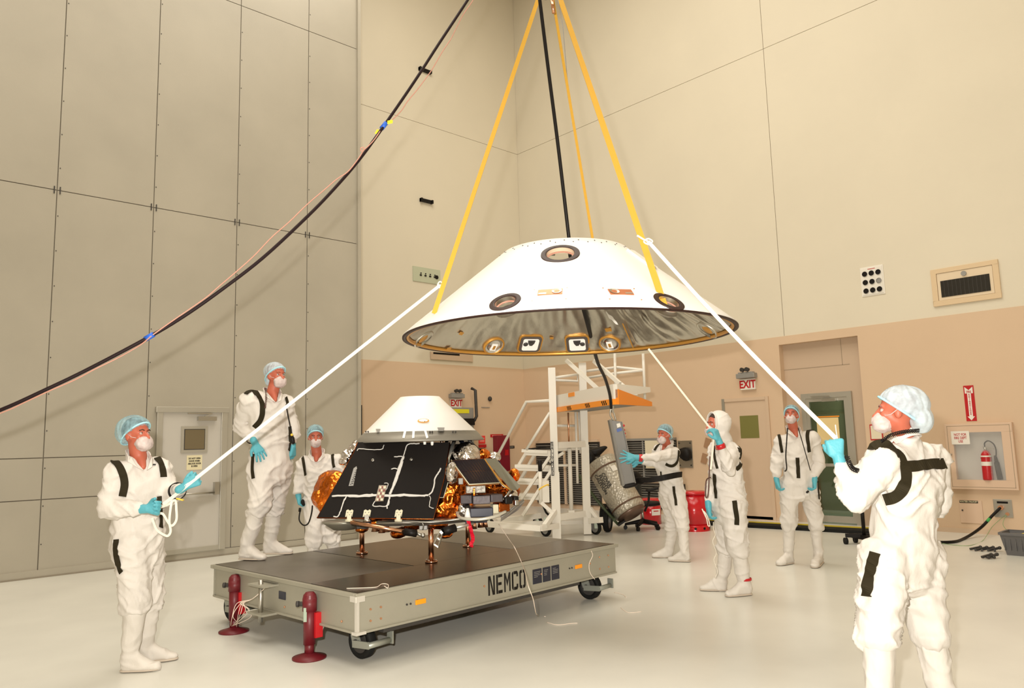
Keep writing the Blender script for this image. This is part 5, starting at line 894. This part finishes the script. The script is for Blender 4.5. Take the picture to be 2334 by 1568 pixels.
def hand(W, d, n, thumb, curl, parent, voxel=.0038, cuff=None, spread=.0, sc_=1., tcurl=.4):
    W, d = V(W), V(d).normalized(); n = (V(n)-d*V(n).dot(d)).normalized(); s = d.cross(n)*thumb; mb = MB(); k_ = sc_*1.06
    mb.hull(sph(W-d*.035*k_, .031*k_)+sph(W+d*.015*k_, .03*k_))
    mb.hull(sph(W+d*.01*k_, (.027*k_))+sum([sph(W+d*.088*k_+s*q*k_, .0145*k_) for q in (-.033, -.011, .011, .033)], [])+sph(W+d*.035*k_+s*.03*k_, .016*k_))
    for q, ln, r_ in ((.034, .073, .0105), (.0115, .081, .011), (-.011, .075, .0105), (-.033, .059, .0095)):
        p = W+d*.09*k_+s*q*k_; a_ = 0; dd = (d+s*q*spread*18).normalized(); seg = (.45, .3, .25); rr = r_*k_
        for j, sg in enumerate(seg):
            a_ += curl*(1.35, 1.5, .9)[j]; e = (dd*math.cos(a_)+n*math.sin(a_)); p2 = p+e*ln*sg*k_; mb.hull(sph(p, rr)+sph(p2, rr*.92)); p = p2; rr *= .92
    p = W+d*.03*k_+s*.03*k_; e = (d*.62+s*.72*(1-.5*curl)+n*(.25+.5*curl)).normalized(); p2 = p+e*.042*k_; mb.hull(sph(p, .0165*k_)+sph(p2, .0125*k_)); e2_ = (d*.8+s*(.3-.7*tcurl*curl)+n*(.2+.6*curl)).normalized(); mb.hull(sph(p2, .0125*k_)+sph(p2+e2_*.034*k_, .0105*k_))
    g_ = remesh(mb, 'glove', m_glove, parent, voxel, 2)
    if cuff: obj('wrist_tape', MB().lathe(W-d*.055*k_, [(.036*k_, -.018), (.04*k_, -.016), (.04*k_, .026), (.036*k_, .028)], 24, d), cuff, parent)
    return g_
def fold(me, amp, seed):
    ns_ = [v.normal.copy() for v in me.vertices]
    for v, n_ in zip(me.vertices, ns_):
        p = v.co; w0 = noise.noise(p*2.6+V((seed, 0, 0))); w3 = noise.noise(p*3.5+V((0, seed, 9))); x = p.x*.7+p.y*.7; y = p.x*.7-p.y*.7
        f1 = noise.noise(V((x*1.8+p.z*2.2, y*3+w0, (p.z-x*.8)*6.5+w3*1.6+seed))); f2 = noise.noise(V((x*3-w0, y*2-p.z*2, (p.z+y*.9)*7.5-w0*2-seed))); f3 = noise.noise(p*15+V((f1*3, f2*3, seed)))
        c1 = max(0, 1-abs(f1)*4.2); c2 = max(0, 1-abs(f2)*4.6)
        v.co += n_*amp*(w0*1.1+c1*.95+c2*.7-.55+f3*.16)
def person(name, label, T_, zf, head, fdir, J, feet, hands, hair=(.06, .035, .02), cap='blue', bulk=1., straps=(), capd=None, seed=1., group=None, legskew=0, mask=True, hood=False, vox=.0125, boot_lift=.3, hs=1.0, band=None):
    P = {k: at(v[0], v[1], T_+(v[2] if len(v) > 2 else 0)) for k, v in J.items()}
    f = dirv(*fdir); r = f.cross(Z).normalized(); u = r.cross(f)                    # head frame (r = person's right)
    hc = at(head[0], head[1], T_+(head[2] if len(head) > 2 else 0))
    H = lambda x, y, z: hc+(r*x+f*y+u*z)*hs
    ex3 = (r, f, u)
    rs_, ls_, hr, hl, nk = P['rs'], P['ls'], P['hr'], P['hl'], P['neck']
    sv = (ls_-rs_); sv.z = 0; sv.normalize(); fb = sv.cross(Z); fb = fb if fb.dot(f) > -.2 else fb     # body forward
    E = (sv, fb, Z)
    ms = (rs_+ls_)/2; mh = (hr+hl)/2; wa = ms.lerp(mh, .58)
    ft = []
    for (tx_, ty_), (hx, hy) in feet: ft.append((onz(tx_, ty_, zf), onz(hx, hy, zf)))
    kn = [P['kr'], P['kl']]; an = []
    for (toe, heel) in ft: an.append(heel+(toe-heel)*.22+Z*.1)
    kn = []
    for key, a_, h_ in (('kr', an[0], hr), ('kl', an[1], hl)):
        tt = ((a_-CAMP).dot(F)+(h_-CAMP).dot(F))/2; kn.append(at(J[key][0], J[key][1], tt+(J[key][2] if len(J[key]) > 2 else 0)))
    # ---- body under the clothes
    mb = MB()
    cran = [p for p in sph(H(0, -.012, .03), (.077*hs, .097*hs, .094*hs), ex3)]
    mb.hull(cran); mb.hull(sph(H(0, .03, -.03), (.062*hs, .062*hs, .06*hs), ex3)+sph(H(0, .06, -.09), (.03*hs, .025*hs, .024*hs), ex3)+sph(H(0, .0, -.055), (.058*hs, .05*hs, .04*hs), ex3))
    mb.hull(sph(H(0, .088, .0), .011*hs)+sph(H(0, .113, -.038), (.014*hs, .013*hs, .011*hs), ex3)); mb.hull(sph(H(-.03, .078, .024), (.02*hs, .012*hs, .008*hs), ex3)+sph(H(.03, .078, .024), (.02*hs, .012*hs, .008*hs), ex3))
    for q in (-1, 1): mb.hull(sph(H(.078*q, -.005, -.012), (.01*hs, .02*hs, .032*hs), ex3)); mb.hull(sph(H(.036*q, .062, -.022), .022*hs))
    mb.hull(sph(H(0, .074, -.062), (.024*hs, .02*hs, .012*hs), ex3))
    mb.hull(sph(H(0, -.012, -.055), .054)+sph(nk, .058)); mb.hull(sph(nk, .056)+sph(nk-Z*.07+fb*.015, (.05, .035, .03), E)); mb.hull(sph(nk+fb*.025, .04)+sph(nk+fb*.075-Z*.07, .022))
    ri, li = rs_.lerp(ls_, .12)-Z*.05, ls_.lerp(rs_, .12)-Z*.05; mb.hull(sph(ri, .045)+sph(li, .045)+sph(wa, (.1, .075, .07), E)); mb.hull(sph(wa, (.1, .075, .07), E)+sph(mh, (.12, .085, .08), E))
    for s_, e_, w_ in ((rs_, P['er'], P['wr']), (ls_, P['el'], P['wl'])): s_ = s_.lerp(ms, .12)-Z*.05; mb.hull(sph(s_, .042)+sph(e_, .036)); mb.hull(sph(e_, .036)+sph(w_, .026))
    for h_, k_, a_ in ((hr, kn[0], an[0]), (hl, kn[1], an[1])): mb.hull(sph(h_, .08)+sph(k_, .055)); mb.hull(sph(k_, .055)+sph(a_, .04))
    base = V((mh.x, mh.y, zf)); body = remesh(mb, 'person', m_skin, None, .0085, 3, origin=base); tag(body, label, 'person', group)
    # ---- head parts
    for q in (-1, 1):
        o = obj('eye', MB().ball(H(.03*q, .074, .0), .0115*hs, n=12), m_eye, body); g_ = (f+u*.25).normalized(); obj('iris', MB().ball(H(.03*q, .074, .0)+g_*.0062*hs, .0066*hs, n=8), m_iris, o)
        obj('eyebrow', MB().tube([H(.014*q, .091, .019), H(.03*q, .09, .026), H(.047*q, .078, .02)], .0035*hs, 6), mat('hair_%d' % (seed*10), hair, .8), body)
    mh_ = mat('hair_%d' % (seed*10), hair, .8, 0, .5, 90)
    def above(pts, off=0.): return [p for p in pts if (p-H(0, .09, .07+off)).dot((u*1.0+f*-.62).normalized()) > 0]
    def dense(c, rad, n=260):
        out = []
        for i in range(n): z_ = 1-2*(i+.5)/n; a_ = i*2.399963; q = math.sqrt(1-z_*z_); out.append(c+r*q*math.cos(a_)*rad[0]*hs+f*q*math.sin(a_)*rad[1]*hs+u*z_*rad[2]*hs)
        return out
    remesh(MB().hull(above(dense(H(0, -.016, .034), (.082, .101, .098)), .006)), 'hair', mh_, body, .008, 1)
    if hood:
        mbh = MB().hull([p for p in dense(H(0, -.025, .02), (.108, .125, .125), 400) if (p-H(0, .055, 0)).dot(f) < 0]).hull(sph(H(0, -.03, -.08), .085)+sph(nk+Z*.0, .09))
        remesh(mbh, 'hood', m_suit, body, .01, 2, lambda me: fold(me, .005, seed+3)); obj('hood_rim', MB().tube([H(.085*math.cos(k*.3927), .058, .02+.1*math.sin(k*.3927)) for k in range(16)], .008, 6, closed=True), m_suit, body)
    elif cap:
        cd_ = capd or dict(c=(0, -.03, .05), r=(.098, .125, .1)); pts = above(dense(H(*cd_['c']), cd_['r'], 500), -.004)
        if cd_.get('extra'): pts2 = dense(H(*cd_['extra'][0]), cd_['extra'][1], 120)
        mbc = MB().hull(pts)
        if cd_.get('extra'): mbc.hull(pts2)
        def plt(me):
            nn_ = [v.normal.copy() for v in me.vertices]
            for v, n_ in zip(me.vertices, nn_):
                q = v.co+body.location-hc; a_ = math.atan2(q.dot(r), q.dot(f)); v.co += n_*(.0025*math.sin(a_*17+noise.noise(q*12)*4)+.004*noise.noise(q*16))
        c_ = remesh(mbc, 'bouffant_cap', m_cap if cap == 'blue' else m_capw, body, .008, 1, plt)
        rim = []
        for k in range(28):
            a_ = 2*math.pi*k/28; x_, y_ = .086*math.cos(a_), -.012+.108*math.sin(a_); rim.append(H(x_, y_, .072-(.09-y_)*.61))
        obj('elastic_band', MB().tube(rim, .0065*hs, 6, closed=True), m_capb, c_)
    if mask:
        pts = [p for p in dense(H(0, .066, -.068), (.062, .058, .056), 300) if (p-H(0, .045, 0)).dot(f) > -.035]
        def cr(me):
            nn_ = [v.normal.copy() for v in me.vertices]
            for v, n_ in zip(me.vertices, nn_): v.co += n_*.006*(noise.noise(v.co*30)+abs(noise.noise(v.co*55)))
        mk = remesh(MB().hull(pts), 'face_mask', m_mask, body, .007, 1, cr)
        for q in (-1, 1): obj('ear_loop', MB().tube([H(.06*q, .06, -.03), H(.074*q, .03, -.02), H(.084*q, .0, .01)], .0022, 5), m_mask, mk)
    # ---- coverall
    b = bulk; mb = MB(); fbo = fb*.0
    mb.hull(sph(rs_.lerp(ls_, .1)-Z*.02, .088*b)+sph(ls_.lerp(rs_, .1)-Z*.02, .088*b)+sph(ms-Z*.16, (.185*b, .135*b, .1), E)+sph(nk-Z*.05-fb*.01, (.085, .07, .03), E))
    mb.hull(sph(ms-Z*.16, (.185*b, .135*b, .1), E)+sph(wa, (.175*b, .135*b, .1), E)); mb.hull(sph(wa, (.175*b, .135*b, .1), E)+sph(mh, (.19*b, .155*b, .11), E)); mb.hull(sph(mh, (.19*b, .155*b, .11), E)+sph(mh-Z*.14, (.15*b, .125*b, .06), E))
    mb.hull(sph(nk-Z*.045-fb*.01, (.09, .078, .02), E)+sph(nk+Z*.01-fb*.03, (.066, .05, .014), E))
    for s_, e_, w_ in ((rs_, P['er'], P['wr']), (ls_, P['el'], P['wl'])):
        mb.hull(sph(s_-Z*.02, .088*b)+sph(e_, .07*b)); mid = e_.lerp(w_, .45); mb.hull(sph(e_, .07*b)+sph(mid, .064*b)); mb.hull(sph(mid, .064*b)+sph(w_.lerp(e_, .12), .044))
        mb.hull(sph(e_.lerp(s_, .2), .076*b)+sph(e_.lerp(w_, .12), .073*b))
    bt = []
    for h_, k_, a_ in ((hr, kn[0], an[0]), (hl, kn[1], an[1])):
        top = k_.lerp(a_, boot_lift); bt.append(top); mb.hull(sph(h_, .132*b)+sph(k_, .1*b)); mb.hull(sph(k_, .102*b)+sph(top+Z*.05, .09*b)); mb.hull(sph(top+Z*.06, (.102*b, .102*b, .04))+sph(top+Z*.015, (.09*b, .09*b, .02)))
    cov = remesh(mb, 'coverall', m_suit, body, vox, 4, lambda me: fold(me, .017, seed))
    cpts = [(-.074, .012, -.02), (-.078, -.02, .012), (-.06, -.06, .035), (0, -.08, .042), (.06, -.06, .035), (.078, -.02, .012), (.074, .012, -.02)]; Q = lambda x, y, z: nk+sv*x+fb*y+Z*z
    cp_ = cat([Q(*c_) for c_ in cpts], 4); mbk = MB(); ribbon(mbk, cp_, .045, .008, [(p-nk-Z*(p-nk).z).normalized() for p in cp_])
    for q in (-1, 1): mbk.prism([Q(.078*q, .0, .012), Q(.07*q, .045, -.0), Q(.012*q, .108, -.095), Q(.05*q, .1, -.075), Q(.092*q, .03, -.03)], fb*.008+Z*.004)
    if not hood: obj('collar', mbk, m_suit, body)
    zp = []
    # ---- boots
    for (toe, heel), a_, top in zip(ft, an, bt):
        d = (toe-heel); d.z = 0; L_ = d.length; L_ = max(L_, .2); d.normalize(); sd = d.cross(Z); mb = MB(); EE = (sd, d, Z); hp = heel+d*.035
        mb.hull(sph(top+Z*.03, .074*b)+sph(top.lerp(a_, .5), .068*b)); mb.hull(sph(top.lerp(a_, .5), .068*b)+sph(a_+Z*.02, .06)); mb.hull(sph(a_+Z*.01, .062)+sph(hp+Z*.045, (.044, .045, .045), EE))
        q = hp+Z*.04; t2 = heel+d*max(L_, .27)
        mb.hull(sph(q, (.043, .045, .04), EE)+sph(t2-d*.1+Z*.042, (.055, .05, .042), EE)+sph(a_+d*.02, .05)); mb.hull(sph(t2-d*.1+Z*.038, (.056, .05, .038), EE)+sph(t2-d*.04+Z*.03, (.045, .04, .03), EE))
        bo_ = remesh(mb, 'boot', m_boot, body, .0105, 2, lambda me: fold(me, .008, seed+7))
        obj('sole', MB().hull([c_ for c_ in sph(hp+Z*.012, (.046, .048, .012), EE)+sph(t2-d*.1+Z*.012, (.058, .05, .012), EE)+sph(t2-d*.045+Z*.012, (.046, .042, .012), EE)]), mat('sole_beige', (.55, .47, .38), .7), bo_)
    if band is not None: k_ = band; c_ = an[k_]+Z*.055; obj('ankle_tape', MB().lathe(c_, [(.064, -.012), (.07, -.01), (.07, .012), (.064, .014)], 24), m_red, body)
    for hd_ in hands:
        side, d, n_, cu = hd_[:4]; kw = hd_[4] if len(hd_) > 4 else {}
        w_ = P['wr'] if side == 'r' else P['wl']; hand(w_+dirv(*d)*.03, dirv(*d), dirv(*n_), 1 if side == 'l' else -1, cu, body, **kw)
    # ---- harness strips laid on the suit
    vs_ = [v.co+body.location for v in cov.data.vertices]; bv = BVHTree.FromPolygons(vs_, [list(p.vertices) for p in cov.data.polygons])
    for nm, pts, w_ in straps:
        px_ = cat([V((x, y, 0)) for x, y in pts], 7); out = []; nr = []; last = None
        for q in px_:
            d = ray(q.x, q.y).normalized(); h_ = bv.ray_cast(CAMP, d)
            if h_[0] is None:
                n2 = bv.find_nearest(at(q.x, q.y, T_)); h_ = (n2[0], n2[1])
            n_ = h_[1] if h_[1].dot(d) < 0 else -h_[1]
            if last is not None and (h_[0]-last).length > .16: continue
            out.append(h_[0]+n_*.006-d*.003); nr.append(n_); last = h_[0]
        for _ in range(2): out = [out[0]]+[(out[i-1]+out[i]*2+out[i+1])/4 for i in range(1, len(out)-1)]+[out[-1]]; nr = [nr[0]]+[(nr[i-1]+nr[i]*2+nr[i+1]).normalized() for i in range(1, len(nr)-1)]+[nr[-1]]
        if len(out) > 2: obj(nm, ribbon(MB(), out, w_, .006, nr), m_strap if nm != 'tag_print' else m_dgrey, body)
    return body, P, bv
def coil(parent, pts, r_, rt, turns, m=m_black):
    c = cat(pts, 8); n = len(c); out = []
    N_ = turns*8
    for i in range(N_):
        t = i/(N_-1)*(n-1); k = min(int(t), n-2); p = c[k].lerp(c[k+1], t-k); d = (c[k+1]-c[k]).normalized(); x = d.orthogonal().normalized() if abs(d.z) > .9 else d.cross(Z).normalized(); y = d.cross(x); a_ = i*math.pi/4; out.append(p+x*r_*math.cos(a_)+y*r_*math.sin(a_))
    return obj('coil_cord', MB().tube(out, rt, 5), m, parent)
def q2(x0, y0, s_, *pts): return [(x0+x/s_, y0+y/s_) for x, y in pts]
# leftmost person, pulling a tag line
A1 = lambda *p: q2(180, 920, 2.42, *p)
p1, J1, bv1 = person('p1', 'person in white coveralls and blue cap by grey door, pulling a tag line', 5.5, 0, (312, 991, -.03), (.85, .1, -.35),
    dict(rs=(266, 1070, -.13), ls=(364, 1066, .1), neck=(316, 1042, -.02), er=(247, 1158, -.2), wr=(322, 1160, -.26), el=(383, 1132, .05), wl=(411, 1115, -.1), hr=(298, 1238, -.08), hl=(330, 1238, .1), kr=(311, 1360, 0), kl=(342, 1352, 0)),
    (((348, 1528), (277, 1532)), ((366, 1507), (318, 1512))),
    (('r', (1, .02, -.1), (0, .2, -1), .62), ('l', (.75, .45, .1), (-.3, .3, .9), .95)), hair=(.03, .02, .012), bulk=1.03, seed=1.3,
    capd=dict(c=(0, -.035, .035), r=(.105, .135, .112)),
    straps=(('harness_strap', A1((122, 352), (150, 322), (190, 318), (220, 345), (245, 400), (252, 450), (240, 515)), .05), ('harness_strap', A1((432, 300), (450, 330), (462, 370), (466, 405)), .045), ('pocket_strip', A1((205, 750), (203, 800), (210, 860), (225, 910), (236, 932)), .035), ('pocket_strip', A1((443, 510), (445, 560), (450, 620), (450, 685)), .032), ('tag_print', A1((400, 338), (424, 339)), .01)))
obj('wrist_strap', MB().lathe(J1['wl'].lerp(J1['el'], .25), [(.056, -.014), (.062, -.012), (.062, .012), (.056, .014)], 24, (J1['wl']-J1['el']).normalized()), m_black, p1)
obj('yellow_tab', MB().beam(at(403, 1136, 5.32), at(418, 1140, 5.32), .024, .008), m_yellow, p1)
# person standing on the cart
A2 = lambda *p: q2(500, 800, 3.1375, *p)
p2, J2, bv2 = person('p2', 'person standing on the left end of the grey cart, one gloved hand hanging open', 7.3, ZT, (629, 856, 0), (.78, .02, -.62),
    dict(rs=(572, 908, -.1), ls=(652, 914, .1), neck=(621, 896, -.02), er=(547, 968, .02), wr=(578, 1004, -.17), el=(668, 972, .12), wl=(667, 1008, .1), hr=(598, 1068, -.08), hl=(636, 1068, .08), kr=(594, 1148, -.03), kl=(628, 1146, 0)),
    (((606, 1277), (547, 1276)), ((669, 1263), (600, 1264))),
    (('r', (.5, -.85, -.15), (-.5, -.2, .8), .16, dict(spread=.4)), ('l', (0, -1, 0), (-1, 0, .3), .5)), hair=(.3, .1, .05), bulk=1.06, seed=2.1, cap='pale',
    straps=(('harness_strap', A2((188, 310), (215, 290), (250, 288), (280, 325), (305, 380), (308, 440), (290, 500), (250, 545)), .048), ('harness_strap', A2((474, 330), (485, 370), (492, 400)), .03), ('pocket_strip', A2((243, 735), (240, 790), (238, 850), (245, 912)), .09*.38), ('pocket_strip', A2((503, 540), (506, 600), (504, 660), (494, 712)), .03)),
    capd=dict(c=(0, -.03, .045), r=(.09, .115, .09), extra=((0, -.1, -.04), (.05, .045, .06))))
coil(p2, [at(605, 884, 7.15), at(607, 905, 7.12), at(604, 930, 7.1)], .008, .0028, 16, mat('brown_cord', (.1, .04, .03), .5))
obj('thin_lead', MB().tube(cat([at(652, 922, 7.14), at(656, 945, 7.1), at(661, 970, 7.1), at(665, 992, 7.08)], 5), .006, 6), m_black, p2); obj('wrist_band', MB().lathe(J2['wr'].lerp(J2['er'], .12), [(.048, -.008), (.054, -.006), (.054, .006), (.048, .008)], 24, (J2['wr']-J2['er']).normalized()), m_black, p2)
obj('radio_clip', MB().hull(sph(at(666, 1000, 7.06), (.02, .02, .03))+sph(at(668, 1008, 7.06), .018)), m_black, p2); obj('yellow_tab', MB().ball(at(665, 991, 7.05), .012), m_yellow, p2)
# person behind the lander
p3, J3, bv3 = person('p3', 'person behind the lander\'s left side with dark hair under a blue cap', 8.4, 0, (719, 996, -.02), (.3, -.02, -.95),
    dict(rs=(694, 1050, -.02), ls=(764, 1046, .04), neck=(722, 1034, 0), er=(683, 1088, .0), wr=(679, 1124, -.06), el=(783, 1088, .02), wl=(785, 1130, -.05), hr=(715, 1140, 0), hl=(748, 1140, .04), kr=(716, 1212, 0), kl=(756, 1210, 0)),
    (((712, 1362), (711, 1352)), ((770, 1355), (765, 1346))),
    (('r', (.25, -.95, -.2), (1, 0, 0), .55, dict(cuff=m_red)), ('l', (0, -1, 0), (-1, 0, 0), .4)), hair=(.05, .035, .03), bulk=.98, seed=3.7, hs=.93,
    straps=(('harness_strap', A2((590, 735), (600, 780), (612, 850), (618, 890)), .03), ('harness_strap', A2((808, 700), (808, 740), (812, 790), (818, 830)), .03)))
obj('hand_meter', MB().hull(sph(at(690, 1144, 8.25), (.02, .02, .03))+sph(at(692, 1150, 8.25), .016)).cyl(at(684, 1158, 8.25), at(683, 1166, 8.25), .014, n=10), m_black, p3); obj('meter_lead', MB().tube(cat([at(684, 1164, 8.25), at(682, 1185, 8.2), at(692, 1197, 8.15), at(703, 1192, 8.1), at(710, 1170, 8.05), at(712, 1152, 8.05)], 6), .0075, 7), m_black, p3)
vn = at(722, 1044, 8.22)
# person steadying the grey case
A4 = lambda *p: q2(1320, 780, 2.614, *p)
p4, J4, bv4 = person('p4', 'person reaching out an open gloved hand to steady the hanging grey case', 9.9, 0, (1514, 991, -.1), (-.72, .02, -.66),
    dict(rs=(1500, 1024, .13), ls=(1536, 1027, -.1), neck=(1520, 1015, .0), el=(1496, 1040, -.32), wl=(1455, 1043, -.3), er=(1492, 1052, .1), wr=(1462, 1052, .05), hl=(1541, 1128, -.08), hr=(1524, 1128, .1), kl=(1554, 1192, 0), kr=(1535, 1190, 0)),
    (((1500, 1271), (1533, 1271)), ((1522, 1279), (1573, 1281))),
    (('l', (-1, .12, .05), (-.1, 0, 1), .05, dict(cuff=m_red, spread=.9, sc_=1.12)), ('r', (-1, 0, .2), (0, 0, -1), .3)), hair=(.05, .03, .02), bulk=1.0, seed=4.4, hs=.95,
    straps=(('harness_strap', A4((547, 612), (575, 605), (592, 630), (590, 680), (578, 720), (550, 738), (515, 725)), .036), ('harness_strap', A4((500, 600), (470, 615), (450, 645)), .034), ('pocket_strip', A4((563, 858), (568, 900), (574, 940), (578, 972)), .034), ('pocket_strip', A4((488, 770), (490, 800), (492, 825)), .02)))
ws = cat([at(1554, 1081, 9.72), at(1540, 1083, 9.64), at(1520, 1087, 9.6), at(1500, 1091, 9.62), at(1480, 1094, 9.66), at(1462, 1094, 9.72), at(1448, 1096, 9.8)], 4)
obj('waist_belt', ribbon(MB(), ws, .07, .012, -F), m_black, p4)
# hooded person
A5 = A4
p5, J5, bv5 = person('p5', 'person in white hood holding a gloved hand up before the face', 7.5, 0, (1634, 968, -.05), (-.9, .05, -.3),
    dict(rs=(1632, 1020, .14), ls=(1668, 1022, -.08), neck=(1648, 1005, .0), el=(1660, 1068, -.3), wl=(1641, 1012, -.36), er=(1632, 1088, .14), wr=(1614, 1145, .0), hl=(1668, 1150, -.08), hr=(1652, 1150, .1), kl=(1680, 1240, 0), kr=(1660, 1236, 0)),
    (((1608, 1346), (1656, 1347)), ((1652, 1361), (1712, 1356))),
    (('l', (-.3, .9, -.05), (-.6, 0, .5), .55, dict(cuff=m_red)), ('r', (0, -1, -.1), (1, 0, 0), .5)), hair=(.05, .03, .02), bulk=1.05, seed=5.5, hood=True, cap=None, band=1,
    straps=(('harness_strap', A5((890, 575), (920, 580), (945, 610), (962, 660), (968, 705), (950, 745), (915, 768)), .04), ('harness_strap', A5((806, 620), (808, 670), (815, 720), (825, 752)), .025), ('pocket_strip', A5((808, 785), (810, 840), (815, 890), (818, 930)), .042), ('pocket_strip', A5((926, 945), (930, 990), (938, 1040), (940, 1088)), .045)))
obj('held_loops', MB().tube(cat([at(1604, 1165, 7.45), at(1610, 1180, 7.43), at(1614, 1198, 7.43), at(1618, 1196, 7.43), at(1612, 1176, 7.43)], 5, True), .005, 6, closed=True).tube(cat([at(1606, 1170, 7.4), at(1600, 1160, 7.4), at(1612, 1185, 7.4)], 5, True), .005, 6, closed=True), m_line, p5)
obj('dark_lead', MB().tube(cat([at(1618, 1040, 7.3), at(1616, 1090, 7.25), at(1614, 1125, 7.25), at(1611, 1134, 7.25), at(1608, 1128, 7.25), at(1610, 1095, 7.25), at(1620, 1088, 7.2)], 6), .006, 6), mat('brown_cord', (.1, .04, .03), .5), p5)
obj('hanging_tape', ribbon(MB(), [at(1627, 995, 7.15), at(1624, 1030, 7.2), at(1620, 1070, 7.22)], .018, .003, -F), m_line, p5)
o = obj('curly_wire', MB().tube(cat([at(1626, 1190, 7.35)]+[at(1626+4*math.sin(k*2.1)+k*.9, 1205+k*14, 7.35) for k in range(9)], 4), .003, 5), m_line, p5)
# person facing camera by the doors
A6 = lambda *p: q2(1640, 740, 2.703, *p)
p6, J6, bv6 = person('p6', 'person standing facing camera between the two doors, both arms hanging', 9.1, 0, (1804, 947, -.02), (-.45, .28, -.85),
    dict(rs=(1778, 1000, 0), ls=(1850, 995, 0), neck=(1809, 980, 0), er=(1771, 1050, 0), wr=(1769, 1088, -.05), el=(1868, 1048, .0), wl=(1857, 1088, -.12), hr=(1800, 1104, 0), hl=(1842, 1104, 0), kr=(1799, 1186, 0), kl=(1857, 1186, 0)),
    (((1771, 1290), (1806, 1284)), ((1855, 1296), (1871, 1282))),
    (('r', (.1, -1, -.1), (1, 0, .1), .55), ('l', (-.15, -1, -.1), (-1, 0, .1), .6)), hair=(.05, .03, .02), bulk=.97, seed=6.2, hs=.97, capd=dict(c=(0, -.02, .05), r=(.09, .115, .09)),
    straps=(('harness_strap', A6((362, 665), (370, 700), (378, 745), (384, 790)), .034), ('harness_strap', A6((575, 635), (552, 645), (540, 680), (545, 730), (552, 785)), .04), ('pocket_strip', A6((480, 820), (482, 860), (484, 905), (485, 945)), .042), ('pocket_strip', A6((602, 950), (605, 1000), (610, 1040), (612, 1075)), .022)))
obj('neck_lead', MB().tube(cat([at(1795, 975, 8.93), at(1793, 1005, 8.9), at(1791, 1040, 8.9), at(1793, 1068, 8.9), at(1788, 1074, 8.9)], 6), .007, 6).tube(cat([at(1819, 975, 8.93), at(1828, 1005, 8.9), at(1838, 1040, 8.9), at(1847, 1072, 8.9)], 6), .005, 6), m_black, p6); obj('hand_tool', MB().cyl(at(1843, 1119, 8.9), at(1838, 1123, 8.9), .012, n=8), m_black, p6)
# nearest person, seen from behind
A7 = lambda *p: q2(1860, 840, 2.153, *p)
p7, J7, bv7 = person('p7', 'nearest person at right seen from behind, raised gloved fist gripping a tag line', 4.25, 0, (2044, 938, -.02), (-.86, .12, .4),
    dict(ls=(2010, 1042, -.12), rs=(2122, 1040, .14), neck=(2062, 1000, .02), el=(1955, 1132, -.12), wl=(1915, 1058, -.03), er=(2140, 1140, .2), wr=(2085, 1170, .3), hl=(2015, 1275, -.05), hr=(2092, 1270, .08), kl=(2000, 1420, 0), kr=(2112, 1418, .03)),
    (((2130, 1612), (2160, 1648)), ((1965, 1655), (2024, 1680))),
    (('l', (-.12, .95, .1), (.2, 0, 1), .98, dict(sc_=1.02)), ('r', (-.6, 0, .7), (0, 1, 0), .5)), hair=(.25, .12, .1), bulk=1.13, seed=7.9, cap='pale', vox=.011,
    capd=dict(c=(0, -.035, .05), r=(.1, .13, .1), extra=((0, -.125, -.035), (.085, .06, .075))),
    straps=(('harness_strap', A7((270, 400), (290, 382), (330, 372), (375, 395), (410, 430), (435, 490), (440, 540), (425, 590), (385, 630), (335, 645)), .062), ('harness_strap', A7((440, 482), (500, 478), (560, 470), (628, 466)), .06), ('pocket_strip', A7((292, 905), (275, 960), (262, 1020), (252, 1070), (250, 1118)), .062)))
coil(p7, [at(2008, 1006, 4.1), at(2030, 992, 4.08), at(2060, 984, 4.08), at(2094, 981, 4.12)], .008, .003, 22); coil(p7, [at(1930, 1040, 4.16), at(1936, 1056, 4.14), at(1944, 1068, 4.12), at(1956, 1073, 4.1)], .012, .003, 12)
obj('buckle', MB().hull(sph(at(2019, 1475, 4.1), (.016, .012, .012))+sph(at(2023, 1472, 4.1), (.012, .012, .012))), m_black, p7)

# ------------------------------------------------------------------ groups of alike things
for o in bpy.data.objects:
    if o.parent is None and 'category' in o:
        g_ = {'person': 'people in white clean-room suits', 'exit_sign': 'EXIT signs', 'louvre_panel': 'dark louvred grilles on the right wall', 'lifting_strap': 'yellow lifting straps of the backshell', 'tag_line': 'white tag lines', 'waste_can': 'red waste cans', 'thin_cord': 'thin loose cords on and around the cart', 'wall_bracket': 'short black wall bars', 'ground_wire': 'thin green wires', 'clamp': 'dark clamps on the floor', 'wall_patch': 'small brown wall patches', 'name_strip': 'strip labels on the back wall'}.get(o.name.split('.')[0])
        if g_: o['group'] = g_
